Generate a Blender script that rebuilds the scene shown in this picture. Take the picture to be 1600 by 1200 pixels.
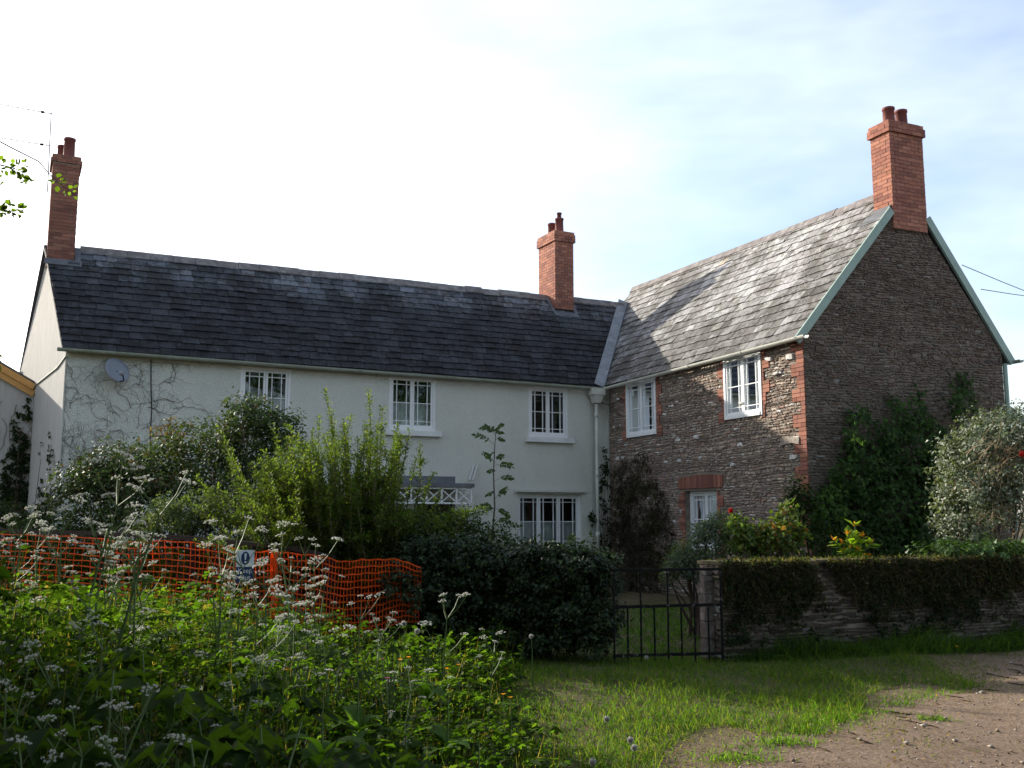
import bpy, math, random
import numpy as np
from mathutils import Vector, Matrix

# ------------------------------------------------------------------ clear
for o in list(bpy.data.objects):
    bpy.data.objects.remove(o, do_unlink=True)
sc = bpy.context.scene
col = sc.collection
rng = np.random.default_rng(7)
random.seed(7)

# ------------------------------------------------------------------ camera
EYE = np.array([0.0, 0.0, 1.6])
FPX, HOR = 1533.0, 808.0                     # focal length and horizon in px of a 1600 x 1200 frame
PITCH = math.atan((HOR - 600.0) / FPX)
cd = bpy.data.cameras.new('camera')
cam = bpy.data.objects.new('camera', cd)
col.objects.link(cam)
cam.location = EYE
cam.rotation_euler = (math.pi / 2 + PITCH, 0, 0)
cd.sensor_width = 36.0
cd.lens = 36.0 * FPX / 1600.0
cd.clip_start = 0.05
cd.clip_end = 3000
sc.camera = cam

# ------------------------------------------------------------------ sky, sun, exposure
SUN = np.array([-0.734, 0.544, 0.406])
SUN /= np.linalg.norm(SUN)
EXPOSURE = 0.9
world = bpy.data.worlds.new('World')
sc.world = world
world.use_nodes = True
wn_ = world.node_tree.nodes
wl_ = world.node_tree.links
bg = wn_['Background']
sky = wn_.new('ShaderNodeTexSky')
sky.sky_type = 'NISHITA'
sky.sun_disc = False
sky.sun_elevation = math.asin(SUN[2])
sky.sun_rotation = math.atan2(SUN[0], SUN[1])
sky.altitude = 50
sky.air_density = 1.0
sky.dust_density = 1.9
sky.ozone_density = 1.2
# thin high cloud spread over the whole dome
tc = wn_.new('ShaderNodeTexCoord')
mp = wn_.new('ShaderNodeMapping'); mp.inputs['Scale'].default_value = (1.0, 1.6, 3.2); mp.inputs['Location'].default_value = (23 * 1.37 % 7, 23 * 2.11 % 5, 23 * .77 % 3)
nz = wn_.new('ShaderNodeTexNoise'); nz.inputs['Scale'].default_value = 1.4; nz.inputs['Detail'].default_value = 5.0
nz.inputs['Roughness'].default_value = 0.55
rp = wn_.new('ShaderNodeValToRGB')
rp.color_ramp.elements[0].position = 0.34; rp.color_ramp.elements[0].color = (0, 0, 0, 1)
rp.color_ramp.elements[1].position = 0.74; rp.color_ramp.elements[1].color = (0.42, 0.42, 0.42, 1)
mx = wn_.new('ShaderNodeMix'); mx.data_type = 'RGBA'
wl_.new(tc.outputs['Generated'], mp.inputs['Vector']); wl_.new(mp.outputs['Vector'], nz.inputs['Vector'])
wl_.new(nz.outputs['Fac'], rp.inputs['Fac']); wl_.new(rp.outputs['Color'], mx.inputs['Factor'])
wl_.new(sky.outputs['Color'], mx.inputs[6]); mx.inputs[7].default_value = (9.5, 9.6, 9.8, 1)
wl_.new(mx.outputs[2], bg.inputs['Color'])
bg.inputs['Strength'].default_value = 0.14
sd = bpy.data.lights.new('sun', 'SUN')
sd.energy = 5.0
sd.angle = math.radians(0.53)
sd.color = (1.0, 0.93, 0.82)
sun = bpy.data.objects.new('sun', sd)
col.objects.link(sun)
sun.rotation_euler = Vector(-SUN).to_track_quat('-Z', 'Y').to_euler()
sun.location = (-20, 15, 20)
vs = sc.view_settings
vs.view_transform = 'Standard'
vs.look = 'None'
vs.exposure = EXPOSURE
vs.gamma = 1.0
vs.use_curve_mapping = False

# ------------------------------------------------------------------ helpers
UP = np.array([0, 0, 1.0])
def unit(v):
    v = np.asarray(v, float)
    return v / np.linalg.norm(v)
def ray(x, y):
    d = np.array([(x - 800) / FPX, 1.0, -(y - 600) / FPX])
    c, s = math.cos(PITCH), math.sin(PITCH)
    return np.array([d[0], d[1] * c - d[2] * s, d[1] * s + d[2] * c])
def at(x, y, Y):                              # the point at distance Y down the view
    r = ray(x, y)
    return EYE + r * (Y / r[1])
def on_plane(x, y, P, n):
    r = ray(x, y)
    return EYE + r * (np.dot(P - EYE, n) / np.dot(r, n))
def proj(P):
    d = np.asarray(P) - EYE
    c, s = math.cos(PITCH), math.sin(PITCH)
    yc = d[..., 1] * c + d[..., 2] * s
    zc = -d[..., 1] * s + d[..., 2] * c
    return 800 + FPX * d[..., 0] / yc, 600 - FPX * zc / yc, yc
def ss(t):
    t = np.clip(t, 0, 1)
    return t * t * (3 - 2 * t)
def ground_z(x, y):
    x = np.asarray(x, float); y = np.asarray(y, float)
    b = 0.75 * ss((-0.8 - x) / 2.8) * (1 - 0.62 * ss((y - 4.5) / 5))
    u = 0.025 * np.sin(x * 1.7 + y * 0.6) + 0.02 * np.sin(x * 0.8 - y * 1.9 + 1.0)
    far = ss((np.hypot(x, y - 10) - 30) / 30)
    return (b + u * (1 - far)) * (1 - far) - 0.02 * far

def tag(o, label=None, cat=None, group=None, kind=None):
    if label: o['label'] = label
    if cat: o['category'] = cat
    if group: o['group'] = group
    if kind: o['kind'] = kind
    return o
def empty(name, loc, label=None, cat=None, group=None):
    o = bpy.data.objects.new(name, None)
    o.empty_display_size = 0.1
    o.location = tuple(float(v) for v in loc)
    col.objects.link(o)
    return tag(o, label, cat, group)
def world_loc(o):
    v = np.array(o.location)
    while o.parent:
        o = o.parent
        v = v + np.array(o.location)
    return v
def link(me, name, mat, parent=None):
    if mat is not None and not me.materials:
        me.materials.append(mat)
    o = bpy.data.objects.new(name, me)
    col.objects.link(o)
    if parent is not None:
        o.parent = parent
        o.location = tuple(-world_loc(parent))   # meshes are written in world coordinates
    return o
def local_link(me, name, mat, parent):           # meshes written in the thing's own coordinates
    if mat is not None and not me.materials:
        me.materials.append(mat)
    o = bpy.data.objects.new(name, me)
    col.objects.link(o)
    o.parent = parent
    return o
def copy_tree(o, parent=None):
    c = o.copy(); col.objects.link(c)
    if parent is not None:
        c.parent = parent
    for ch in list(o.children):
        copy_tree(ch, c)
    return c

class MB:
    """collects boxes, tubes and polygons into one mesh"""
    def __init__(s):
        s.v = []; s.f = []; s.t = []; s.cur = (1, 1, 1)
    def add(s, V, F, tint=None):
        b = len(s.v)
        s.v.extend([tuple(map(float, p)) for p in V])
        s.f.extend([tuple(b + i for i in f) for f in F])
        s.t.extend([tint if tint is not None else s.cur] * len(V))
        return s
    def hexa(s, p, tint=None):                # p: 8 corners, bottom 0-3, top 4-7
        return s.add(p, [(0, 3, 2, 1), (4, 5, 6, 7), (0, 1, 5, 4), (1, 2, 6, 5), (2, 3, 7, 6), (3, 0, 4, 7)], tint)
    def obox(s, P, d, n, u0, u1, z0, z1, o0, o1, tint=None):   # box in a wall frame: along d, out n, up z
        P = np.asarray(P); q = lambda u, o, z: P + d * u + n * o + UP * z
        return s.hexa([q(u0, o0, z0), q(u1, o0, z0), q(u1, o1, z0), q(u0, o1, z0),
                       q(u0, o0, z1), q(u1, o0, z1), q(u1, o1, z1), q(u0, o1, z1)], tint)
    def box(s, c, h, tint=None):
        c = np.asarray(c, float)
        return s.obox(c, np.array([1., 0, 0]), np.array([0, 1., 0]), -h[0], h[0], -h[2], h[2], -h[1], h[1], tint)
    def bar(s, a, b, w, t, up=UP, tint=None):  # a beam from a to b, w wide (sideways) and t deep
        a = np.asarray(a, float); b = np.asarray(b, float)
        d = unit(b - a); x = unit(np.cross(d, up)); y = np.cross(x, d)
        P = []
        for e in (a, b):
            for sx, sy in ((-1, -1), (1, -1), (1, 1), (-1, 1)):
                P.append(e + x * sx * w / 2 + y * sy * t / 2)
        return s.hexa(P, tint)
    def tube(s, pts, rad, k=6, cap=True, tint=None):
        pts = [np.asarray(p, float) for p in pts]
        if np.isscalar(rad): rad = [rad] * len(pts)
        V = []; F = []
        ref = None
        for i, p in enumerate(pts):
            d = unit(pts[min(i + 1, len(pts) - 1)] - pts[max(i - 1, 0)])
            if ref is None:
                ref = np.array([1., 0, 0]) if abs(d[0]) < 0.8 else np.array([0, 1., 0])
            x = unit(ref - d * np.dot(ref, d)); y = np.cross(d, x); ref = x
            for j in range(k):
                a = 2 * math.pi * j / k
                V.append(p + rad[i] * (math.cos(a) * x + math.sin(a) * y))
        for i in range(len(pts) - 1):
            for j in range(k):
                F.append((i * k + j, i * k + (j + 1) % k, (i + 1) * k + (j + 1) % k, (i + 1) * k + j))
        if cap:
            F.append(tuple(range(k))[::-1]); F.append(tuple((len(pts) - 1) * k + j for j in range(k)))
        return s.add(V, F, tint)
    def lathe(s, c, prof, k=16, tint=None):    # prof: (r, z) pairs, bottom to top
        c = np.asarray(c, float); V = []; F = []
        for r, z in prof:
            for j in range(k):
                a = 2 * math.pi * j / k
                V.append(c + np.array([r * math.cos(a), r * math.sin(a), z]))
        for i in range(len(prof) - 1):
            for j in range(k):
                F.append((i * k + j, i * k + (j + 1) % k, (i + 1) * k + (j + 1) % k, (i + 1) * k + j))
        return s.add(V, F, tint)
    def mesh(s, name, smooth=False):
        me = bpy.data.meshes.new(name)
        me.from_pydata(s.v, [], s.f)
        a = me.color_attributes.new('tint', 'FLOAT_COLOR', 'POINT')
        c = np.ones((len(s.v), 4), np.float32); c[:, :3] = np.array(s.t, np.float32).reshape(-1, 3)
        a.data.foreach_set('color', c.ravel())
        if smooth:
            me.polygons.foreach_set('use_smooth', np.ones(len(me.polygons), bool))
        return me
    def build(s, name, mat, parent=None, smooth=False):
        return link(s.mesh(name, smooth), name, mat, parent)

def mesh_np(name, V, F, tint, smooth=False):
    V = np.ascontiguousarray(V, np.float32); F = np.ascontiguousarray(F, np.int32)
    me = bpy.data.meshes.new(name)
    k = F.shape[1]
    me.vertices.add(len(V)); me.vertices.foreach_set('co', V.ravel())
    me.loops.add(F.size); me.loops.foreach_set('vertex_index', F.ravel())
    me.polygons.add(len(F))
    me.polygons.foreach_set('loop_start', np.arange(0, F.size, k, dtype=np.int32))
    me.update(calc_edges=True)
    a = me.color_attributes.new('tint', 'FLOAT_COLOR', 'POINT')
    c = np.ones((len(V), 4), np.float32); c[:, :3] = tint
    a.data.foreach_set('color', c.ravel())
    if smooth:
        me.polygons.foreach_set('use_smooth', np.ones(len(F), bool))
    return me
def nrm(a):
    return a / np.maximum(np.linalg.norm(a, axis=-1, keepdims=True), 1e-9)
def rdir(n):
    return nrm(rng.normal(size=(n, 3)))
def scatter(T, pos, ydir, normal, scale):
    """copies of a template leaf T = (verts, tris) at pos, pointing along ydir"""
    TV, TF = T
    y = nrm(ydir); x = nrm(np.cross(y, normal)); z = np.cross(x, y)
    scale = np.asarray(scale, float)
    if scale.ndim == 1: scale = np.repeat(scale[:, None], 3, 1)
    S = TV[None] * scale[:, None, :]              # scaled in the leaf's own axes
    V = pos[:, None, :] + S[..., 0:1] * x[:, None, :] + S[..., 1:2] * y[:, None, :] + S[..., 2:3] * z[:, None, :]
    F = TF[None] + (np.arange(len(pos)) * len(TV))[:, None, None]
    return V.reshape(-1, 3), F.reshape(-1, TF.shape[1])
def tints(colors, n, k, var=0.18, p=None):
    """per leaf colours picked from a list, repeated for the k verts of a leaf"""
    c = np.array(colors, float)[rng.choice(len(colors), n, p=p)]
    c = c * (1 + rng.normal(size=(n, 1)) * var).clip(0.4, 1.7)
    return np.repeat(c, k, axis=0)
def arr(*a):
    return np.array(a, float)
LEAF = (arr((0, 0, 0), (-.30, .42, .07), (.30, .42, .07), (0, 1, -.06)), np.array([(0, 2, 3), (0, 3, 1)]))
NARROW = (arr((0, 0, 0), (-.13, .4, .04), (.13, .4, .04), (0, 1, -.12)), np.array([(0, 2, 3), (0, 3, 1)]))
ROUND = (arr((0, 0, 0), (-.40, .30, .05), (-.34, .78, .0), (.40, .30, .05), (.34, .78, .0), (0, 1, -.06)), np.array([(0, 3, 4), (0, 4, 5), (0, 5, 2), (0, 2, 1)]))
IVY = (arr((0, 0, 0), (-.45, .1, .02), (-.2, .42, .03), (.45, .1, .02), (.2, .42, .03), (0, 1, -.08)), np.array([(0, 3, 4), (0, 4, 5), (0, 5, 2), (0, 2, 1)]))
BLADE = (arr((-.5, 0, 0), (.5, 0, 0), (-.4, .5, .0), (.4, .5, .0), (0, 1, 0)), np.array([(0, 1, 3), (0, 3, 2), (2, 3, 4)]))
def lobed(n=5, depth=0.45, jag=0.06, ring=False):
    m = n * 4; rim = []
    for i in range(m + 1):
        a = math.radians(-152 + 304 * i / m)
        r = 0.62 * (1 - depth * abs(math.cos(math.pi * i / 4.0)) ** 1.5) * (0.72 + 0.28 * math.cos(a)) + (jag if i % 2 else -jag) * 0.5
        rim.append((r * math.sin(a), 0.40 + r * math.cos(a), 0.07 * math.cos(math.pi * i / 2.0) - 0.30 * r * r))
    c = (0, 0.40, 0.02)
    if not ring:
        return (np.array([c] + rim, float), np.array([(0, i + 1, i + 2) for i in range(m)]))
    mid = [(c[0] + (p[0] - c[0]) * .5, c[1] + (p[1] - c[1]) * .5, .03 * math.cos(math.pi * i / 2.0) - .02) for i, p in enumerate(rim)]
    V = [c] + mid + rim; k = m + 1; F = []
    for i in range(m):
        F += [(0, 1 + i, 2 + i), (1 + i, 1 + k + i, 2 + k + i), (1 + i, 2 + k + i, 2 + i)]
    return (np.array(V, float), np.array(F))
LOBED = lobed()

# ------------------------------------------------------------------ materials
def newmat(name):
    m = bpy.data.materials.new(name); m.use_nodes = True
    nt = m.node_tree; nt.nodes.clear()
    out = nt.nodes.new('ShaderNodeOutputMaterial')
    return m, nt, out
def N(nt, t, **kw):
    n = nt.nodes.new(t)
    for k, v in kw.items():
        if k in n.inputs: n.inputs[k].default_value = v
        else: setattr(n, k, v)
    return n
def position(nt, scale=(1, 1, 1)):
    g = N(nt, 'ShaderNodeNewGeometry')
    m = N(nt, 'ShaderNodeMapping'); m.inputs['Scale'].default_value = scale
    nt.links.new(g.outputs['Position'], m.inputs['Vector'])
    return m.outputs['Vector']
def noise(nt, scale, detail=4, rough=0.6, vec=None, stretch=(1, 1, 1)):
    n = N(nt, 'ShaderNodeTexNoise', Scale=scale, Detail=detail, Roughness=rough)
    nt.links.new(vec if vec is not None else position(nt, stretch), n.inputs['Vector'])
    return n.outputs['Fac']
def ramp(nt, fac, stops):
    r = N(nt, 'ShaderNodeValToRGB')
    el = r.color_ramp.elements
    while len(el) < len(stops): el.new(0.5)
    for e, (p, c) in zip(el, stops):
        e.position = p; e.color = (*c, 1) if len(c) == 3 else c
    nt.links.new(fac, r.inputs['Fac'])
    return r.outputs['Color']
def mixc(nt, fac, a, b, mode='MIX'):
    m = N(nt, 'ShaderNodeMix', data_type='RGBA', blend_type=mode)
    for s, i in ((fac, 0), (a, 6), (b, 7)):
        if hasattr(s, 'is_output'): nt.links.new(s, m.inputs[i])
        elif isinstance(s, (int, float)): m.inputs[i].default_value = s
        else: m.inputs[i].default_value = (*s, 1)
    return m.outputs[2]
def bump(nt, height, strength, dist=0.02):
    b = N(nt, 'ShaderNodeBump', Strength=strength, Distance=dist)
    nt.links.new(height, b.inputs['Height'])
    return b.outputs['Normal']
def tint_out(nt):
    a = N(nt, 'ShaderNodeAttribute', attribute_name='tint')
    return a.outputs['Color']
def surf(name, color, rough=0.7, spec=0.3, amt=0.25, scale=6, bmp=0.0, bscale=40, metal=0.0, dirt=None, dscale=1.2, drange=(0.5, 0.7), stretch=(1, 1, 1), tinted=False):
    """a general procedural surface: colour (or the tint attribute), broken by noise, with dirt patches and relief"""
    m, nt, out = newmat(name)
    p = N(nt, 'ShaderNodeBsdfPrincipled', Roughness=rough, Metallic=metal)
    p.inputs['Specular IOR Level'].default_value = spec
    base = tint_out(nt) if tinted else None
    if tinted and color is not None:
        base = mixc(nt, 1.0, base, color, 'MULTIPLY')
    elif not tinted:
        rgb = N(nt, 'ShaderNodeRGB'); rgb.outputs[0].default_value = (*color, 1); base = rgb.outputs[0]
    n1 = noise(nt, scale, 5, 0.65, stretch=stretch)
    lo, hi = 1 - amt, 1 + amt
    var = ramp(nt, n1, [(0.3, (lo, lo, lo)), (0.7, (hi, hi, hi))])
    c = mixc(nt, 1.0, base, var, 'MULTIPLY')
    if dirt is not None:
        n2 = noise(nt, dscale, 6, 0.7, stretch=stretch)
        f = ramp(nt, n2, [(drange[0], (0, 0, 0)), (drange[1], (1, 1, 1))])
        c = mixc(nt, f, c, dirt)
    nt.links.new(c, p.inputs['Base Color'])
    if bmp:
        nb = noise(nt, bscale, 4, 0.7)
        nt.links.new(bump(nt, nb, bmp), p.inputs['Normal'])
    nt.links.new(p.outputs[0], out.inputs['Surface'])
    return m
def leafmat(name, trans=0.35, rough=0.45, spec=0.35, tcol=(1.25, 1.35, 0.55)):
    m, nt, out = newmat(name)
    c = tint_out(nt)
    p = N(nt, 'ShaderNodeBsdfPrincipled', Roughness=rough)
    p.inputs['Specular IOR Level'].default_value = spec
    nt.links.new(c, p.inputs['Base Color'])
    t = N(nt, 'ShaderNodeBsdfTranslucent')
    nt.links.new(mixc(nt, 1.0, c, tcol, 'MULTIPLY'), t.inputs['Color'])
    mx = N(nt, 'ShaderNodeMixShader'); mx.inputs[0].default_value = trans
    nt.links.new(p.outputs[0], mx.inputs[1]); nt.links.new(t.outputs[0], mx.inputs[2])
    nt.links.new(mx.outputs[0], out.inputs['Surface'])
    return m

M = {}
M['render'] = surf('cream_roughcast', (0.54, 0.555, 0.50), 0.9, 0.15, 0.07, 1.3, 0.7, 48, dirt=(0.40, 0.41, 0.36), dscale=0.7, drange=(0.55, 0.85))
def roughcast():
    m, nt, out = newmat('cream_roughcast')
    p = N(nt, 'ShaderNodeBsdfPrincipled', Roughness=0.92)
    p.inputs['Specular IOR Level'].default_value = 0.12
    c = ramp(nt, noise(nt, 0.8, 6, 0.6), [(0.3, (0.61, 0.62, 0.555)), (0.7, (0.70, 0.705, 0.63))])
    run = ramp(nt, noise(nt, 3.0, 6, 0.65, stretch=(1.0, 1.0, 0.22)), [(0.55, (0, 0, 0)), (0.80, (0.35, 0.35, 0.35))])
    c = mixc(nt, run, c, (0.50, 0.52, 0.46))
    sp = ramp(nt, noise(nt, 9.0, 5, 0.7), [(0.62, (0, 0, 0)), (0.75, (0.5, 0.5, 0.5))])
    c = mixc(nt, sp, c, (0.53, 0.54, 0.48))
    g = ramp(nt, noise(nt, 70, 3, 0.6), [(0.35, (0.86, 0.86, 0.86)), (0.65, (1.1, 1.1, 1.1))])
    nt.links.new(mixc(nt, 1.0, c, g, 'MULTIPLY'), p.inputs['Base Color'])
    nt.links.new(bump(nt, noise(nt, 42, 4, 0.7), 1.0, 0.03), p.inputs['Normal'])
    nt.links.new(p.outputs[0], out.inputs['Surface'])
    return m
M['render'] = roughcast()
M['render_end'] = surf('weathered_roughcast', (0.45, 0.435, 0.405), 0.9, 0.15, 0.10, 5.0, 0.6, 60, dirt=(0.36, 0.35, 0.31), dscale=2.0, drange=(0.5, 0.8), stretch=(3, 3, 0.35))
M['mortar'] = surf('mud_mortar', (0.19, 0.16, 0.13), 0.95, 0.1, 0.3, 9, 0.5, 50)
M['stone'] = surf('rubble_stone', None, 0.88, 0.2, 0.32, 22, 0.5, 70, tinted=True)
M['brick'] = surf('red_brick', None, 0.88, 0.15, 0.18, 26, 0.3, 90, tinted=True, dirt=(0.13, 0.095, 0.05), dscale=3.4, drange=(0.60, 0.72))
M['brick_mortar'] = surf('lime_mortar', (0.30, 0.26, 0.22), 0.95, 0.1, 0.2, 20, 0.3, 70)
M['white'] = surf('white_gloss_paint', (0.70, 0.71, 0.70), 0.5, 0.3, 0.05, 5, dirt=(0.55, 0.55, 0.50), dscale=3, drange=(0.6, 0.9))
M['white_sill'] = surf('white_sill_paint', (0.66, 0.67, 0.65), 0.6, 0.3, 0.08, 6, dirt=(0.42, 0.43, 0.38), dscale=3, drange=(0.5, 0.85))
M['green_paint'] = surf('pale_green_paint', (0.27, 0.36, 0.31), 0.55, 0.35, 0.12, 4, dirt=(0.2, 0.24, 0.2), dscale=3, drange=(0.55, 0.8))
M['gutter'] = surf('mossy_gutter_paint', (0.30, 0.33, 0.27), 0.6, 0.3, 0.15, 5, dirt=(0.16, 0.19, 0.10), dscale=2, drange=(0.5, 0.75))
M['gutter_cream'] = surf('cream_gutter_paint', (0.52, 0.52, 0.45), 0.5, 0.35, 0.1, 5, dirt=(0.30, 0.31, 0.25), dscale=2, drange=(0.55, 0.8))
M['lead_dark'] = surf('dull_flashing_lead', (0.11, 0.115, 0.125), 0.7, 0.25, 0.3, 5)
M['lead'] = surf('sheet_lead', (0.11, 0.12, 0.14), 0.55, 0.4, 0.18, 4, 0.15, 12, dirt=(0.2, 0.21, 0.22), dscale=2.5, drange=(0.5, 0.8))
M['lead_pale'] = surf('weathered_lead', (0.22, 0.235, 0.25), 0.6, 0.35, 0.3, 5, 0.2, 12, dirt=(0.16, 0.165, 0.17), dscale=3, drange=(0.5, 0.75))
M['clay_pot'] = surf('chimney_pot_clay', (0.17, 0.058, 0.05), 0.75, 0.25, 0.2, 10, 0.1, 60, dirt=(0.12, 0.06, 0.05), dscale=3, drange=(0.5, 0.8))
M['ridge'] = surf('ridge_tile_clay', (0.17, 0.15, 0.145), 0.85, 0.25, 0.3, 6, 0.3, 50, dirt=(0.30, 0.30, 0.28), dscale=3, drange=(0.5, 0.75))
M['iron'] = surf('rusty_black_iron', (0.010, 0.010, 0.010), 0.85, 0.12, 0.3, 20, 0.2, 80, dirt=(0.20, 0.18, 0.16), dscale=16, drange=(0.60, 0.66))
M['dark_wood'] = surf('old_dark_timber', (0.035, 0.026, 0.022), 0.85, 0.2, 0.35, 12, 0.4, 30, stretch=(1, 1, 6))
M['new_wood'] = surf('new_pine_timber', (0.55, 0.29, 0.09), 0.6, 0.3, 0.2, 8, 0.1, 30, stretch=(1, 1, 5))
M['dish'] = surf('satellite_dish_grey', (0.20, 0.22, 0.25), 0.45, 0.4, 0.06, 6)
M['metal'] = surf('galvanised_metal', (0.35, 0.35, 0.37), 0.45, 0.5, 0.1, 10, metal=0.6)
M['cable'] = surf('black_cable', (0.03, 0.03, 0.03), 0.7, 0.3, 0.1, 10)
M['curtain'] = surf('net_curtain', (0.70, 0.72, 0.72), 0.95, 0.1, 0.05, 10)
M['room_dark'] = surf('dark_room_lining', (0.06, 0.055, 0.05), 0.95, 0.1, 0.1, 3)  # the darkness of the rooms is put into this colour
M['sign_white'] = surf('sign_white', (0.62, 0.66, 0.70), 0.5, 0.4, 0.04, 8)
M['sign_blue'] = surf('sign_navy', (0.012, 0.03, 0.10), 0.5, 0.4, 0.1, 8)
M['neighbour_roof'] = surf('dark_slate_far', (0.07, 0.07, 0.075), 0.7, 0.3, 0.3, 5)
M['coping'] = surf('mossy_coping', (0.11, 0.085, 0.065), 0.95, 0.1, 0.35, 10, 0.5, 40, dirt=(0.10, 0.11, 0.04), dscale=4, drange=(0.45, 0.65))
M['pier'] = surf('lichened_pier_stone', (0.17, 0.145, 0.125), 0.9, 0.2, 0.3, 14, 0.5, 50, dirt=(0.36, 0.34, 0.31), dscale=9, drange=(0.55, 0.7))
M['bark'] = surf('bark', (0.10, 0.075, 0.055), 0.9, 0.15, 0.35, 14, 0.4, 40)
M['dark_core'] = surf('painted_hedge_shade', (0.02, 0.022, 0.014), 0.95, 0.05, 0.3, 10)  # near-black colour stands in for the shade inside the hedge
M['dead'] = surf('dry_twig', None, 0.9, 0.1, 0.25, 20, tinted=True)
M['stem'] = surf('green_stem', (0.10, 0.15, 0.05), 0.6, 0.3, 0.2, 20)
M['leaf'] = leafmat('leaf_soft', 0.46, 0.6, 0.12, (1.5, 1.6, 0.5))
M['leaf_gloss'] = leafmat('leaf_glossy', 0.24, 0.45, 0.22, (1.2, 1.3, 0.5))
M['leaf_thin'] = leafmat('leaf_thin', 0.55, 0.6, 0.06, (1.9, 2.0, 0.4))
M['leaf_semi'] = leafmat('leaf_leathery', 0.30, 0.55, 0.13, (1.4, 1.5, 0.5))
M['leaf_shade'] = leafmat('leaf_tree', 0.15, 0.6, 0.10, (1.2, 1.3, 0.5))
M['petal'] = leafmat('floret_white', 0.4, 0.7, 0.2, (1, 1, 0.95))
M['net'] = leafmat('orange_plastic', 0.62, 0.5, 0.2, (1.05, 1.4, 1.0))
def slate_mat():
    m, nt, out = newmat('roof_slate')
    p = N(nt, 'ShaderNodeBsdfPrincipled', Roughness=0.7)
    p.inputs['Specular IOR Level'].default_value = 0.22
    c = mixc(nt, 1.0, tint_out(nt), ramp(nt, noise(nt, 14, 6, 0.7), [(0.3, (0.74, 0.74, 0.74)), (0.7, (1.22, 1.22, 1.22))]), 'MULTIPLY')
    # dark lichen: big blotches broken up by fine noise
    a = noise(nt, 1.3, 9, 0.72); b = noise(nt, 7.0, 6, 0.8, stretch=(1.3, 1.3, 0.8))
    ad = N(nt, 'ShaderNodeMath', operation='MULTIPLY_ADD'); ad.inputs[1].default_value = 0.8
    nt.links.new(b, ad.inputs[0]); nt.links.new(a, ad.inputs[2])
    f = ramp(nt, ad.outputs[0], [(0.84, (0, 0, 0)), (0.95, (0.95, 0.95, 0.95))])
    c = mixc(nt, f, c, mixc(nt, 1.0, c, (0.36, 0.34, 0.30), 'MULTIPLY'))
    f2 = ramp(nt, noise(nt, 20.0, 3, 0.5), [(0.70, (0, 0, 0)), (0.76, (0.6, 0.6, 0.6))])
    c = mixc(nt, f2, c, mixc(nt, 0.5, c, (0.26, 0.26, 0.20)))
    nt.links.new(c, p.inputs['Base Color'])
    nt.links.new(bump(nt, noise(nt, 30, 5, 0.7), 0.3), p.inputs['Normal'])
    nt.links.new(p.outputs[0], out.inputs['Surface'])
    return m
M['slate'] = slate_mat()
def glass_mat():
    m, nt, out = newmat('window_glass')
    t = N(nt, 'ShaderNodeBsdfTransparent'); t.inputs['Color'].default_value = (0.86, 0.89, 0.88, 1)
    g = N(nt, 'ShaderNodeBsdfGlossy', Roughness=0.03)
    g.inputs['Color'].default_value = (0.9, 0.95, 1, 1)
    nt.links.new(bump(nt, noise(nt, 3, 2, 0.5), 0.05), g.inputs['Normal'])
    fr = N(nt, 'ShaderNodeFresnel', IOR=1.5)
    mx = N(nt, 'ShaderNodeMixShader')
    nt.links.new(fr.outputs[0], mx.inputs[0]); nt.links.new(t.outputs[0], mx.inputs[1]); nt.links.new(g.outputs[0], mx.inputs[2])
    nt.links.new(mx.outputs[0], out.inputs['Surface'])
    return m
M['glass'] = glass_mat()
def ground_mat(name, stops, scale=2.0, bmp=0.6, fine=60):
    m, nt, out = newmat(name)
    p = N(nt, 'ShaderNodeBsdfPrincipled', Roughness=0.95)
    p.inputs['Specular IOR Level'].default_value = 0.12
    a = ramp(nt, noise(nt, scale, 8, 0.7), stops)
    b = ramp(nt, noise(nt, fine, 4, 0.7), [(0.3, (0.6, 0.6, 0.6)), (0.7, (1.35, 1.35, 1.35))])
    nt.links.new(mixc(nt, 1.0, a, b, 'MULTIPLY'), p.inputs['Base Color'])
    nt.links.new(bump(nt, noise(nt, fine * 0.7, 6, 0.75), bmp, 0.03), p.inputs['Normal'])
    nt.links.new(p.outputs[0], out.inputs['Surface'])
    return m
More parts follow.
